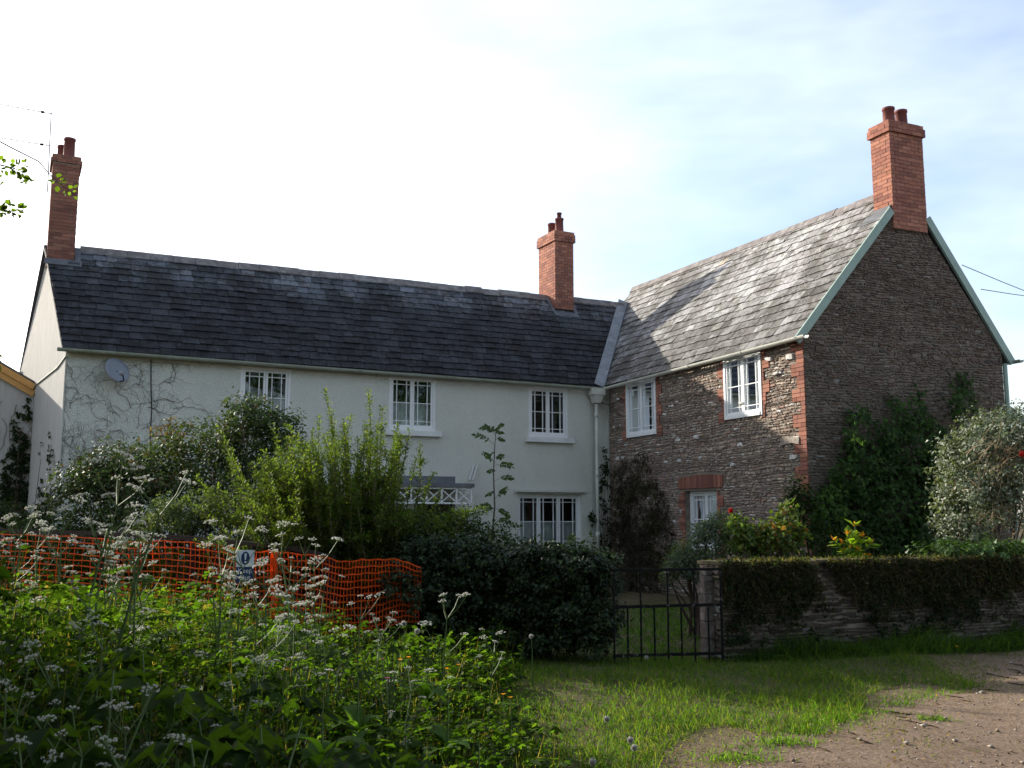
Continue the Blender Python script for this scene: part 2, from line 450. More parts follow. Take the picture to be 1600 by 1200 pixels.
def soil_mat():
    """turf soil that turns into the lane's trodden red earth towards the lane"""
    m, nt, out = newmat('turf_soil')
    p = N(nt, 'ShaderNodeBsdfPrincipled', Roughness=0.95)
    p.inputs['Specular IOR Level'].default_value = 0.12
    turf = ramp(nt, noise(nt, 1.6, 8, 0.7), [(0.35, (0.05, 0.05, 0.02)), (0.6, (0.11, 0.085, 0.05))])
    earth = ramp(nt, noise(nt, 2.4, 8, 0.7), [(0.3, (0.15, 0.10, 0.072)), (0.55, (0.20, 0.14, 0.10)), (0.75, (0.12, 0.095, 0.055))])
    g = N(nt, 'ShaderNodeNewGeometry'); sp = N(nt, 'ShaderNodeSeparateXYZ'); nt.links.new(g.outputs['Position'], sp.inputs[0])
    mx = N(nt, 'ShaderNodeMath', operation='MULTIPLY'); mx.inputs[1].default_value = 0.7425; nt.links.new(sp.outputs[0], mx.inputs[0])
    my = N(nt, 'ShaderNodeMath', operation='MULTIPLY_ADD'); my.inputs[1].default_value = -0.6699; nt.links.new(sp.outputs[1], my.inputs[0]); nt.links.new(mx.outputs[0], my.inputs[2])
    ad = N(nt, 'ShaderNodeMath', operation='MULTIPLY_ADD'); ad.inputs[1].default_value = 1.6; nt.links.new(noise(nt, 2.2, 7, 0.7), ad.inputs[0]); nt.links.new(my.outputs[0], ad.inputs[2])
    f = N(nt, 'ShaderNodeMapRange'); f.inputs[1].default_value = -3.25; f.inputs[2].default_value = -2.5; nt.links.new(ad.outputs[0], f.inputs[0])
    c = mixc(nt, f.outputs[0], turf, earth)
    b = ramp(nt, noise(nt, 55, 4, 0.7), [(0.3, (0.6, 0.6, 0.6)), (0.7, (1.35, 1.35, 1.35))])
    nt.links.new(mixc(nt, 1.0, c, b, 'MULTIPLY'), p.inputs['Base Color'])
    nt.links.new(bump(nt, noise(nt, 40, 6, 0.75), 0.6, 0.03), p.inputs['Normal'])
    nt.links.new(p.outputs[0], out.inputs['Surface'])
    return m
M['soil'] = soil_mat()
M['earth'] = ground_mat('red_earth', [(0.28, (0.11, 0.078, 0.05)), (0.45, (0.19, 0.135, 0.095)), (0.60, (0.22, 0.16, 0.115)), (0.75, (0.12, 0.10, 0.06))], 3.2, 0.9, 38)
M['tarmac'] = ground_mat('worn_tarmac', [(0.3, (0.17, 0.14, 0.12)), (0.5, (0.22, 0.19, 0.17)), (0.7, (0.26, 0.235, 0.215))], 4.0, 0.7, 70)

# ------------------------------------------------------------------ ground, earth verge, road
def axis(lo, hi, step, far, growth=1.35):
    a = list(np.arange(lo, hi + 1e-6, step)); s = step
    while a[-1] < far: s *= growth; a.append(a[-1] + s)
    s = step
    while a[0] > -far: s *= growth; a.insert(0, a[0] - s)
    return np.array(a)
gx, gy = axis(-12, 12, 0.25, 900), axis(1, 26, 0.25, 900)
GX, GY = np.meshgrid(gx, gy)
GZ = ground_z(GX, GY)
nx, ny = len(gx), len(gy)
ii = (np.arange(ny - 1)[:, None] * nx + np.arange(nx - 1)[None]).ravel()
me = mesh_np('ground', np.stack([GX, GY, GZ], -1).reshape(-1, 3), np.stack([ii, ii + 1, ii + nx + 1, ii + nx], 1), (1, 1, 1), True)
ground = tag(link(me, 'ground', M['soil']), 'grassy ground of the verge and garden', kind='structure')
# the lane runs up to the right; its near-left edge is the line EDGE0 -> EDGE1
E0, E1 = np.array([0.52, 5.0]), np.array([6.52, 11.65])
ed = (E1 - E0) / np.linalg.norm(E1 - E0)
en = np.array([ed[1], -ed[0]])                # towards the lane
def lane_side(x, y):                          # signed distance into the lane
    return (x - E0[0]) * en[0] + (y - E0[1]) * en[1]
def strip(name, off0, off1, z, m, jag, label, s0=-30, s1=60):
    V = []; F = []
    n = 1500
    ts = np.linspace(s0, s1, n)
    w = jag * (np.sin(ts * 2.3) * .45 + np.sin(ts * 5.1 + 1) * .3 + np.sin(ts * 13 + 2) * .25 + np.sin(ts * 29 + 1) * .16 + rng.normal(size=n) * .08)
    cols = 6
    for k, t in enumerate(ts):
        for j in range(cols):
            f = j / (cols - 1)
            o = off0 + w[k] * (1 - f) + (off1 - off0) * f
            x, y = E0 + ed * t + en * o
            V.append((x, y, float(ground_z(x, y)) + z))
    for k in range(n - 1):
        for j in range(cols - 1):
            a = k * cols + j
            F.append((a, a + 1, a + cols + 1, a + cols))
    me = mesh_np(name, np.array(V), np.array(F), (1, 1, 1), True)
    return tag(link(me, name, m), label, kind='structure')
strip('earth_verge', -0.12, 3.4, 0.010, M['earth'], 0.42, 'bare reddish earth along the edge of the lane')
strip('road', 1.55, 7.5, 0.018, M['tarmac'], 0.30, 'worn pinkish grey tarmac lane')

# ------------------------------------------------------------------ farmhouse frames
EZ = 4.7
def P2(x, y, z=0.0): return np.array([x, y, z])
Lc, Ic, Wc, Rc, Lb = P2(-8.28, 17.98), P2(2.22, 23.30), P2(5.05, 16.68), P2(9.68, 18.71), P2(-11.08, 21.78)
md = unit(Ic - Lc); mn = unit(np.cross(md, UP))
wd = unit(Wc - Ic); wn = unit(np.cross(wd, UP))
gd = unit(Rc - Wc); gn = unit(np.cross(gd, UP))
ld = unit(Lb - Lc); ln = unit(np.cross(ld, UP)) * -1.0
if np.dot(ln, np.array([-1, 0, 0])) < 0: ln = -ln
Pm = Lc - mn * 0.15
Pw = Ic - wn * 0.12
RL = P2(-9.69, 19.90, 7.22); RR = P2(2.76, 26.21, 7.36)        # main ridge
RA = P2(7.49, 17.78, 7.82); RB = P2(3.42, 26.95, 7.95)         # wing ridge
house = empty('farmhouse', (0.5, 21.0, 0.0), 'L-shaped farmhouse with cream roughcast range, brown stone wing and slate roofs', 'house')

def wall_boxes(mb, P, d, n, u0, u1, z0, z1, th, holes):
    us = sorted({u0, u1, *[h[0] for h in holes], *[h[1] for h in holes]})
    for a, b in zip(us[:-1], us[1:]):
        hs = sorted([(h[2], h[3]) for h in holes if h[0] <= a + 1e-6 and h[1] >= b - 1e-6])
        z = z0
        for q0, q1 in hs:
            if q0 > z: mb.obox(P, d, n, a, b, z, q0, -th, 0)
            z = q1
        if z1 > z: mb.obox(P, d, n, a, b, z, z1, -th, 0)
MAINW = [(3.23, 4.25, 3.38, 4.62), (6.39, 7.47, 3.46, 4.65), (9.79, 10.83, 3.43, 4.61), (9.52, 11.2, 0.84, 2.13)]
WINGW = [(0.86, 2.16, 3.40, 4.66), (4.69, 5.86, 3.47, 4.68), (3.19, 4.33, 0.95, 2.13)]
DOOR = (7.05, 7.95, 0.0, 1.95)
mb = MB(); wall_boxes(mb, Pm, md, mn, 0.0, 11.95, -0.3, 4.80, 0.42, MAINW + [DOOR])
front_wall = mb.build('front_wall', M['render'], house)
front_wall['label'] = 'cream roughcast front wall in shade'
# drip moulds over the ground floor window
mb = MB(); mb.obox(Pm, md, mn, 9.41, 11.27, 2.17, 2.23, 0.0, 0.07); mb.obox(Pm, md, mn, 9.41, 9.45, 2.13, 2.17, 0.0, 0.06)
mb.build('drip_mould', M['render'], house)
# rendered gable end, seen edge-on at the far left
def prism(mb, pts, n, th):
    k = len(pts); V = [np.asarray(p) for p in pts] + [np.asarray(p) - n * th for p in pts]
    mb.add(V, [tuple(range(k)), tuple(range(2 * k - 1, k - 1, -1))] + [(i, (i + 1) % k, k + (i + 1) % k, k + i)[::-1] for i in range(k)])
g0 = Pm + md * 0.0
LgL = 4.62
mb = MB()
prism(mb, [g0 - UP * .3, g0 + UP * 4.82, g0 + ld * 2.26 + UP * 7.12, g0 + ld * LgL + UP * 4.75, g0 + ld * LgL - UP * .3], ln, 0.40)
gw = mb.build('gable_wall', M['render_end'], house)
gw['label'] = 'weathered sunlit roughcast gable end'
# back walls and the hidden right-hand wing wall keep the rooms dark
mb = MB()
bk = g0 + ld * LgL
mb.obox(bk, md, -mn, 0.02, 14.0, -0.3, 4.8, -0.4, 0)
mb.obox(Pw, wd, wn, -3.2, -0.05, 0, 4.7, -0.35, 0)
rw = Rc - gd * 0.12
mb.obox(rw + wd * 0.0, -wd, gd, 0.45, 10.2, -0.3, 4.75, -0.4, 0)
bkw = RB - UP * RB[2]
prism(mb, [bkw - gd * 2.4 - UP * .3, bkw - gd * 2.4 + UP * 4.7, bkw + UP * 7.75, bkw + gd * 2.4 + UP * 4.7, bkw + gd * 2.4 - UP * .3], gd * 0 + (-wd), 0.35)
mb.build('rear_wall', M['render'], house)
# floors and inner walls, painted dark to stand in for unlit rooms
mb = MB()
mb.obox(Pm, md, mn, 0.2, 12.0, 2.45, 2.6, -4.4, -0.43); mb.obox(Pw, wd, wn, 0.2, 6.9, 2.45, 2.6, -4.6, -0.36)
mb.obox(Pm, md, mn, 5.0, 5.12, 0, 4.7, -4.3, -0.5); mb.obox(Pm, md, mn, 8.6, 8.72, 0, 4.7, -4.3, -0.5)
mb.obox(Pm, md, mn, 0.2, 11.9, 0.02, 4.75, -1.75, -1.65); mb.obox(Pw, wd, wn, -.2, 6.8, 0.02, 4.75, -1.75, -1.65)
mb.build('dark_room_liner', M['room_dark'], house)

# wing walls: mortar core, then the stones and bricks
mb = MB(); wall_boxes(mb, Pw, wd, wn, 0.0, 7.04, -0.3, 4.80, 0.36, WINGW)
wing_wall = mb.build('wing_wall', M['mortar'], house)
wing_wall['label'] = 'brown rubble stone wall with red brick window jambs, half in sun'
GP = Wc - wd * 0.155
mb = MB()
prism(mb, [GP + gd * .12 - UP * .3, GP + gd * .12 + UP * 4.78, GP + gd * 2.66 + UP * 7.56, GP + gd * 4.93 + UP * 4.78, GP + gd * 4.93 - UP * .3], gn, 0.36)
gable = mb.build('stone_gable', M['mortar'], house)
gable['label'] = 'dark brown rubble stone gable end in shade'

# ------------------------------------------------------------------ loose pieces: slates, stones, bricks
class Pool:
    def __init__(s): s.items = []
    def add(s, V, F, tint, parent, n=None, weight=1.0):
        s.items.append((np.array(V, float), F, tint, parent, n, weight))
    def emit(s, name, rest, mat, limit):
        sc_ = []
        for V, F, t, par, n, w in s.items:
            c = V.mean(0); x, y, d = proj(c)
            ext = np.prod(np.sort(V.max(0) - V.min(0))[1:])
            v = EYE - c
            vis = 1.0 if (0 < x < 1600 and 0 < y < 1000 and d > 0) else 0.0
            face = 1.0 if n is None else max(0.0, float(np.dot(n, unit(v))))
            sc_.append(w * vis * face * ext / (d * d))
        order = np.argsort(sc_)[::-1]
        groups = {}
        for k, i in enumerate(order):
            V, F, t, par, n, w = s.items[i]
            if k < limit and sc_[i] > 0:
                MB().add(V, F, t).build(name, mat, par)
            else:
                groups.setdefault(par.name, (par, MB()))[1].add(V, F, t)
        for par, mb in groups.values():
            o = mb.build(rest, mat, par); o['kind'] = 'stuff'
slates, stones, bricks = Pool(), Pool(), Pool()
BOXF = [(0, 3, 2, 1), (4, 5, 6, 7), (0, 1, 5, 4), (1, 2, 6, 5), (2, 3, 7, 6), (3, 0, 4, 7)]

def stone_piece(P, d, n, u0, u1, z0, z1, tint, parent, proud, weight=1.0, gap=0.003):
    m = 3 if (u1 - u0) > 0.16 else 2
    pts = []
    h = z1 - z0
    for k in range(m + 1):
        pts.append((u0 + gap + (u1 - u0 - 2 * gap) * k / m + (rng.normal() * .012), z0 + gap * .6 + (abs(rng.normal()) - .45) * h * .24))
    for k in range(m, -1, -1):
        pts.append((u0 + gap + (u1 - u0 - 2 * gap) * k / m + (rng.normal() * .012), z1 - gap * .6 - (abs(rng.normal()) - .45) * h * .24))
    cu, cz = (u0 + u1) / 2, (z0 + z1) / 2
    back = [P + d * u + UP * z - n * 0.02 for u, z in pts]
    k = len(pts)
    front = []
    for u, z in pts:
        du, dz = u - cu, z - cz
        iu = max(0.0, 1 - 0.010 / max(abs(du), .012)); iz = max(0.0, 1 - 0.008 / max(abs(dz), .010))
        front.append(P + d * (cu + du * iu) + UP * (cz + dz * iz) + n * (proud + rng.normal() * .004))
    c = P + d * cu + UP * cz + n * (proud + 0.004)
    F = [(i, (i + 1) % k, k + (i + 1) % k, k + i) for i in range(k)] + [(k + i, k + (i + 1) % k, 2 * k) for i in range(k)]
    stones.add(back + front + [c], F, tint, parent, n, weight)
STONE_C = [(0.29, 0.225, 0.175), (0.34, 0.275, 0.215), (0.25, 0.20, 0.165), (0.30, 0.215, 0.17), (0.38, 0.315, 0.25), (0.21, 0.17, 0.15), (0.29, 0.25, 0.21), (0.31, 0.20, 0.155), (0.58, 0.55, 0.51)]
STONE_P = [.18, .14, .13, .13, .11, .09, .105, .075, .04]
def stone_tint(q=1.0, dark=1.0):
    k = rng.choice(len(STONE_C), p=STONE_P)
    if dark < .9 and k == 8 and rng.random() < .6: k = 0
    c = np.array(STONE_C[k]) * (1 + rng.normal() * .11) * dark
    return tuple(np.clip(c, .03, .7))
def lay_stones(P, d, n, z0, z1, span, blocks, parent, weight=None, hmin=.026, hmax=.07, dark=1.0, lmin=.05, lmax=.19):
    z = z0
    while z < z1:
        h = rng.uniform(hmin, hmax)
        if rng.random() < .06: h *= 1.5
        a, b = span(z + h / 2)
        segs = [(a, b)]
        for (bu0, bu1, bz0, bz1) in blocks:
            if bz0 < z + h * .7 and bz1 > z + h * .3:
                new = []
                for s0, s1 in segs:
                    if bu1 <= s0 or bu0 >= s1: new.append((s0, s1)); continue
                    if bu0 - s0 > .03: new.append((s0, bu0))
                    if s1 - bu1 > .03: new.append((bu1, s1))
                segs = new
        for s0, s1 in segs:
            u = s0
            while u < s1 - .01:
                l = min(rng.uniform(lmin, lmax) * (0.7 + h * 6), s1 - u)
                if s1 - u - l < .06: l = s1 - u
                w = 1.0 if weight is None else weight(u, z)
                wob = lambda uu: 0.025 * math.sin(uu * 2.1 + z * 5) + 0.012 * math.sin(uu * 6.3 + z * 3)
                dz = wob(u + l / 2) * (.8 if blocks else 1) if (z > z0 + .1 and z + h < z1 - .1) else 0.0
                if rng.random() < .30 and h > .06 and l > .1:      # a split course
                    stone_piece(P, d, n, u, u + l, z + dz, z + dz + h * .5, stone_tint(dark=dark), parent, rng.uniform(.010, .026), w)
                    stone_piece(P, d, n, u, u + l, z + dz + h * .5, z + dz + h, stone_tint(dark=dark), parent, rng.uniform(.010, .026), w)
                else:
                    stone_piece(P, d, n, u, u + l, z + dz, z + dz + h, stone_tint(dark=dark), parent, rng.uniform(.008, .026), w)
                u += l
        z += h
def brick_tint(dark=1.0):
    c = np.array([(0.325, 0.14, 0.095), (0.28, 0.118, 0.085), (0.35, 0.16, 0.11), (0.24, 0.105, 0.08)][rng.integers(4)]) * (1 + rng.normal() * .08) * dark
    return tuple(np.clip(c, .02, .8))
def brick_piece(P, d, n, u0, u1, z0, z1, o0, o1, parent, dark=1.0, weight=1.0, face=None):
    j = rng.normal(size=3) * .0015
    mb = MB(); mb.obox(P, d, n, u0, u1, z0, z1, o0 + j[0], o1 + j[1])
    bricks.add(mb.v, BOXF, brick_tint(dark), parent, n if face is None else face, weight)
# brick dressings of the wing: jambs, corner quoins, flat arch
blocks = [(h[0], h[1], h[2], h[3] + .05) for h in WINGW]
def dressing(P, d, n, u_edge, side, z0, z1, wide, narrow, parent, weight=1.0, dark=.86):
    z = z0; k = 0
    while z < z1 - .02:
        zz = min(z + .225, z1)
        w = wide if k % 2 == 0 else narrow
        if rng.random() < .12: w = narrow * .6
        ub = u_edge + side * w
        a, b = min(u_edge, ub), max(u_edge, ub)
        blocks.append((a - .005, b + .005, z, zz))
        zc = z
        while zc < zz - .01:
            ze = min(zc + .075, zz)
            cuts = [a, b] if w < .24 else ([a, a + .222, b] if int(zc * 100) % 2 else [a, b - .222, b])
            for q0, q1 in zip(cuts[:-1], cuts[1:]):
                brick_piece(P, d, n, q0 + .004, q1 - .004, zc + .004, ze - .004, -.03, .028, parent, dark * rng.uniform(.8, 1.15), weight)
            zc = ze
        z = zz; k += 1
for h in WINGW[:2]:
    dressing(Pw, wd, wn, h[0], -1, h[2] - .05, 4.74, .22, .11, wing_wall)
    dressing(Pw, wd, wn, h[1], +1, h[2] - .05, 4.74, .22, .11, wing_wall)
dressing(Pw, wd, wn, WINGW[2][0], -1, .9, 2.13, .22, .11, wing_wall)
dressing(Pw, wd, wn, WINGW[2][1], +1, .9, 2.13, .22, .11, wing_wall)
dressing(Pw, wd, wn, 7.04, -1, 0, 4.72, .34, .20, wing_wall)
u = WINGW[2][0] - .22
while u < WINGW[2][1] + .2:                       # soldier arch
    brick_piece(Pw, wd, wn, u + .004, u + .071, 2.18, 2.40 + .05 * math.sin((u - 2.97) / 1.6 * math.pi), -.03, .03, wing_wall, .72 * rng.uniform(.75, 1.2))
    u += .075
blocks.append((WINGW[2][0] - .22, WINGW[2][1] + .22, 2.13, 2.44))
lay_stones(Pw, wd, wn, -.1, 4.76, lambda z: (0.0, 7.04), blocks, wing_wall, lambda u, z: 1.0 if z > 1.6 else .15)
gspan = lambda z: (.10, 4.93) if z < 4.78 else (.10 + (z - 4.78) * .905, 4.93 - (z - 4.78) * .82)
lay_stones(GP, gd, gn, 0.0, 7.05, gspan, [], gable, lambda u, z: .9 if z > 3.4 else .1, dark=.40)  # same stone colours as the sunlit wall, darkened to deepen the gable's shade
for (x, y, w, h) in [(1202, 561, .26, .15), (1236, 558, .28, .15), (1218, 583, .3, .1), (1160, 630, .2, .09), (1063, 720, .16, .1), (1147, 727, .2, .12), (1090, 683, .24, .12), (1242, 714, .3, .12), (1237, 690, .5, .16)]:
    q = on_plane(x, y, Pw, wn); u = float(np.dot(q - Pw, wd))
    t = (0.55, 0.525, 0.49) if w != .5 else (.27, .23, .19)
    if w != .5: w *= .68; h *= .72
    stone_piece(Pw, wd, wn, u - w / 2, u + w / 2, q[2] - h / 2, q[2] + h / 2, t, wing_wall, .052)

# ------------------------------------------------------------------ roofs
def roof_deck(name, quads, label=None):
    mb = MB()
    for a, b, c, d in quads:
        n = unit(np.cross(b - a, d - a))
        if n[2] < 0: n = -n
        mb.hexa([p - n * .06 for p in (a, b, c, d)] + [p - n * .012 for p in (a, b, c, d)])
    o = mb.build(name, M['neighbour_roof'], house)
    if label: o['label'] = label
    return o
mA0 = Lc - md * .07 + UP * EZ; mA1 = Ic + md * .9 + UP * EZ
mB0 = RL - md * .07; mB1 = RR + md * .55
back0 = g0 + ld * (LgL + .1) + UP * 4.7
wA0 = Ic - wd * 2.95 + UP * EZ; wA1 = Wc - wd * .105 + UP * EZ
wB0 = RB; wB1 = RA - wd * .105
main_roof = roof_deck('main_roof', [(mA0, mA1, mB1, mB0), (back0, back0 + md * 14, mB1, mB0)], 'dark shaded slate roof of the long range')
wr0 = Rc + gd * .12 - wd * .105 + UP * 4.62; wr1 = RB + gd * 2.65 - UP * (RB[2] - 4.62)
wing_roof = roof_deck('wing_roof', [(wA0, wA1, wB1, wB0), (wr0, wr1, wB0, wB1)], 'sunlit lichen-spotted slate roof of the stone wing')
def lay_slates(A0, A1, B0, B1, rows, parent, tint, wmin, wmax, weight=1.0):
    L_ = np.linalg.norm(A1 - A0)
    nrmv = unit(np.cross(A1 - A0, B0 - A0))
    if nrmv[2] < 0: nrmv = -nrmv
    def q(u, v, o):
        a = A0 + (A1 - A0) * u; b = B0 + (B1 - B0) * u
        return a + (b - a) * v + nrmv * o
    for r in range(rows):
        v0, v1 = r / rows, min((r + 1.35) / rows, 1.0)
        u = -rng.uniform(0, .3) / L_
        while u < 1.0:
            w = rng.uniform(wmin, wmax) / L_
            a, b = max(u, 0) + .004 / L_, min(u + w, 1.0) - .004 / L_
            if b - a > .04 / L_:
                dv = rng.normal() * .012 / 3.5 * 1.0
                lift = .026 + abs(rng.normal()) * .006
                sk = rng.normal() * .004 / 3.5
                V = [q(a, v0 + dv - sk, lift - .014), q(b, v0 + dv + sk, lift - .014), q(b, v1, -.002), q(a, v1, -.002),
                     q(a, v0 + dv - sk, lift), q(b, v0 + dv + sk, lift), q(b, v1, .006), q(a, v1, .006)]
                slates.add(V, BOXF, tint((a + b) / 2, (v0 + 1.0 / rows * .5)), parent, nrmv, weight)
            u += w
def tint_main(u, v):
    clean = ss((v - .58) / .34) * (.62 + .38 * math.sin(u * 47 + v * 4) * math.sin(u * 19 + 1)) * 1.1 + .02 + (.06 if u > .78 else 0)
    k = min(1.0, max(0.0, clean * .75 + rng.normal() * .16 * (.25 + clean)))
    c = np.array((.025, .0265, .031)) * (1 - k) + np.array([(.17, .185, .21), (.15, .165, .195), (.18, .18, .195)][rng.integers(3)]) * k
    return tuple(c * (1 + rng.normal() * .13))
def tint_wing(u, v):
    k = .10 + .70 * ss((v - .12) / .42)
    if u < .42 and v > .55: k *= .70
    if u > .86: k *= .72
    k = min(1.0, max(0.0, k + rng.normal() * .24))
    c = np.array((.125, .118, .107)) * (1 - k) + np.array([(.36, .36, .355), (.33, .32, .32), (.38, .38, .365), (.34, .325, .33)][rng.integers(4)]) * k
    if rng.random() < .003: c = np.array((.42, .36, .27))
    return tuple(c * (1 + rng.normal() * .07))
lay_slates(mA0, mA1, mB0, mB1, 16, main_roof, tint_main, .18, .36, .55)
lay_slates(wA0, wA1, wB0, wB1, 17, wing_roof, tint_wing, .18, .38, 1.0)
# ridge tiles
def ridge_line(a, b, parent, size=.46):
    d = unit(b - a); L_ = np.linalg.norm(b - a); n = int(L_ / size)
    s = unit(np.cross(d, UP)); up = np.cross(s, d)
    for k in range(n):
        p0 = a + d * (L_ * k / n + .004); p1 = a + d * (L_ * (k + 1) / n - .004)
        j = rng.normal() * .006
        prof = [(-.15, -.145), (-.115, -.09), (-.05, .012), (0, .035), (.05, .012), (.115, -.09), (.15, -.145)]
        V = []
        for p in (p0, p1):
            V += [p + s * x + up * (z + .035 + j) for x, z in prof] + [p + s * x * .86 + up * (z + .005 + j) for x, z in prof]
        m = 7; F = []
        for i in range(m - 1):
            F += [(i, i + 1, 2 * m + i + 1, 2 * m + i), (m + i, 3 * m + i, 3 * m + i + 1, m + i + 1)]
            F += [(i, m + i, m + i + 1, i + 1), (2 * m + i, 2 * m + i + 1, 3 * m + i + 1, 3 * m + i)]
        F += [(0, 2 * m, 3 * m, m), (m - 1, 2 * m - 1, 4 * m - 1, 3 * m - 1)]
        MB().add(V, F, (1, 1, 1)).build('ridge_tile', M['ridge'], parent)
ridge_line(RL + md * .62, RL + (RR - RL) / np.linalg.norm(RR - RL) * 11.85, main_roof)
ridge_line(RL + (RR - RL) / np.linalg.norm(RR - RL) * 12.5, RR + md * .4, main_roof)
ridge_line(RB, RA - wd * .50, wing_roof)
# lead valley between the two roofs
nmL = unit(np.cross(mA1 - mA0, mB0 - mA0)); nmL = nmL if nmL[2] > 0 else -nmL
nm_ = unit(np.cross(mA1 - mA0, mB1 - mA1)); nw_ = unit(np.cross(wA1 - wA0, wB0 - wA0))
if nm_[2] < 0: nm_ = -nm_
if nw_[2] < 0: nw_ = -nw_
vd = unit(np.cross(nm_, nw_)); vd = vd if vd[2] > 0 else -vd
tm = unit(np.cross(nm_, vd)); tm = tm if np.dot(tm, md) < 0 else -tm
tw = unit(np.cross(nw_, vd)); tw = tw if np.dot(tw, gd) > 0 else -tw
v0_ = Ic + UP * EZ - vd * .12
vl = (RR[2] - EZ) / vd[2] + .15
mb = MB()
for k in range(3):
    a = v0_ + vd * (vl * k / 3 + .004); b = v0_ + vd * (vl * (k + 1) / 3 + .05)
    lift = .050 + .006 * (k % 2)
    for t, n, w in ((tm, nm_, .27), (tw, nw_, .06)):
        P = [a + n * lift, b + n * lift, b + t * w + n * (lift - .004), a + t * w + n * (lift - .004)]
        mb.hexa([p - n * .01 for p in P] + P)
    mb.tube([a + tw * .05 + nw_ * (lift + .008), b + tw * .05 + nw_ * (lift + .008)], .018, 6)
mb.build('valley_lead', M['lead_pale'], house)

# ------------------------------------------------------------------ gutters, pipes, boards
def half_pipe(a, b, r, out):
    d = unit(b - a); s = unit(out); V = []; k = 9; F = []
    for p in (a, b):
        for rr in (r, r * .86):
            for j in range(k):
                t = math.pi * j / (k - 1)
                V.append(p - s * rr * math.cos(t) - UP * rr * math.sin(t))
    for j in range(k - 1):
        F += [(j, j + 1, 2 * k + j + 1, 2 * k + j), (k + j, 3 * k + j, 3 * k + j + 1, k + j + 1)]
        F += [(j, k + j, k + j + 1, j + 1), (2 * k + j, 2 * k + j + 1, 3 * k + j + 1, 3 * k + j)]
    F += [(0, 2 * k, 3 * k, k), (k - 1, 2 * k - 1, 4 * k - 1, 3 * k - 1)]
    return V, F
mb = MB()
g_a, g_b = Lc - md * .16 + mn * .06 + UP * 4.70, Ic - md * .12 + mn * .06 + UP * 4.655
for k in range(6):
    a = g_a + (g_b - g_a) * k / 6; b = g_a + (g_b - g_a) * (k + 1) / 6
    mb.add(*half_pipe(a, b, .062, mn)); mb.add(*half_pipe(b - md * .05, b + md * .05, .070, mn))
mb.build('gutter', M['gutter'], house)
mb = MB()
g_a, g_b = Ic + wd * .15 + wn * .06 + UP * 4.655, Wc + wd * .07 + wn * .06 + UP * 4.70
for k in range(4):
    a = g_a + (g_b - g_a) * k / 4; b = g_a + (g_b - g_a) * (k + 1) / 4
    mb.add(*half_pipe(a, b, .060, wn)); mb.add(*half_pipe(b - wd * .05, b + wd * .04, .068, wn))
mb.build('gutter', M['gutter_cream'], house)
mb = MB(); mb.obox(Lc - mn * .14, md, mn, 0.0, 11.9, 4.665, 4.80, .0, .03); mb.build('fascia', M['gutter'], house)
mb = MB(); mb.obox(Ic - wn * .10, wd, wn, .05, 7.1, 4.69, 4.80, .0, .03); mb.build('fascia', M['gutter_cream'], house)
# hopper head and downpipe in the corner
hp = Ic - md * .30 + mn * .05
mb = MB()
mb.obox(hp, md, mn, -.14, .20, 4.47, 4.62, -.10, .14)
mb.hexa([hp + md * u + mn * o + UP * 4.28 for u, o in ((-.05, -.07), (.11, -.07), (.11, .08), (-.05, .08))] + [hp + md * u + mn * o + UP * 4.466 for u, o in ((-.11, -.09), (.17, -.09), (.17, .12), (-.11, .12))])
hop = mb.build('rain_hopper', M['gutter_cream'], house)
hop['label'] = 'pale square rainwater hopper in the corner'
mb = MB(); mb.tube([hp + md * .03 + UP * 4.3, hp + md * .03 + UP * .1], .042, 8)
for z in (4.0, 2.6, 1.2): mb.lathe(hp + md * .03 + UP * z, [(.042, -.06), (.055, -.05), (.055, .05), (.042, .06)], 8)
mb.build('downpipe', M['gutter_cream'], house, True)
mb = MB(); mb.tube([hp + md * .15 + UP * 4.3, hp + md * .33 + wd * .1 + UP * 4.24, Pw + wd * .75 + wn * .06 + UP * 4.32], .012, 5); mb.build('cable', M['cable'], house)
# barge boards on the stone gable
mb = MB()
for side, e, a in ((1, GP + gd * -.03 + UP * 4.60, GP + gd * 2.30 + UP * 7.24), (-1, GP + gd * 5.12 + UP * 4.54, GP + gd * 3.10 + UP * 7.19)):
    dd = unit(a - e); pr = unit(np.cross(dd, gn)); pr = pr if pr[2] > 0 else -pr
    P = []
    for p in (e, a):
        P += [p + gn * .035 - pr * .02, p + gn * .065 - pr * .02, p + gn * .065 + pr * .13, p + gn * .035 + pr * .13]
    V = P; mb.add(V, [(0, 1, 2, 3), (4, 7, 6, 5), (0, 4, 5, 1), (1, 5, 6, 2), (2, 6, 7, 3), (3, 7, 4, 0)])
    P = [p + gn * .0175 * 0 + q for p in (e, a) for q in (gn * .015 + pr * -.02, gn * .034 - pr * .02, gn * .034 + pr * .05, gn * .015 + pr * .05)]
    mb.add(P, [(0, 1, 2, 3), (4, 7, 6, 5), (0, 4, 5, 1), (1, 5, 6, 2), (2, 6, 7, 3), (3, 7, 4, 0)])
bb = mb.build('barge_board', M['green_paint'], house); bb['label'] = 'pale green barge boards of the stone gable'
# gutter end on the far side of the wing
mb = MB(); mb.add(*half_pipe(Rc + gd * .17 + wd * .05 + UP * 4.62, Rc + gd * .17 - wd * 9 + UP * 4.6, .06, gd)); mb.build('gutter', M['gutter'], house)
mb = MB(); mb.tube([rw + gd * .06 + wd * -.15 + UP * 4.55, rw + gd * .06 - wd * .15 + UP * .2], .045, 8); mb.build('downpipe', M['green_paint'], house)
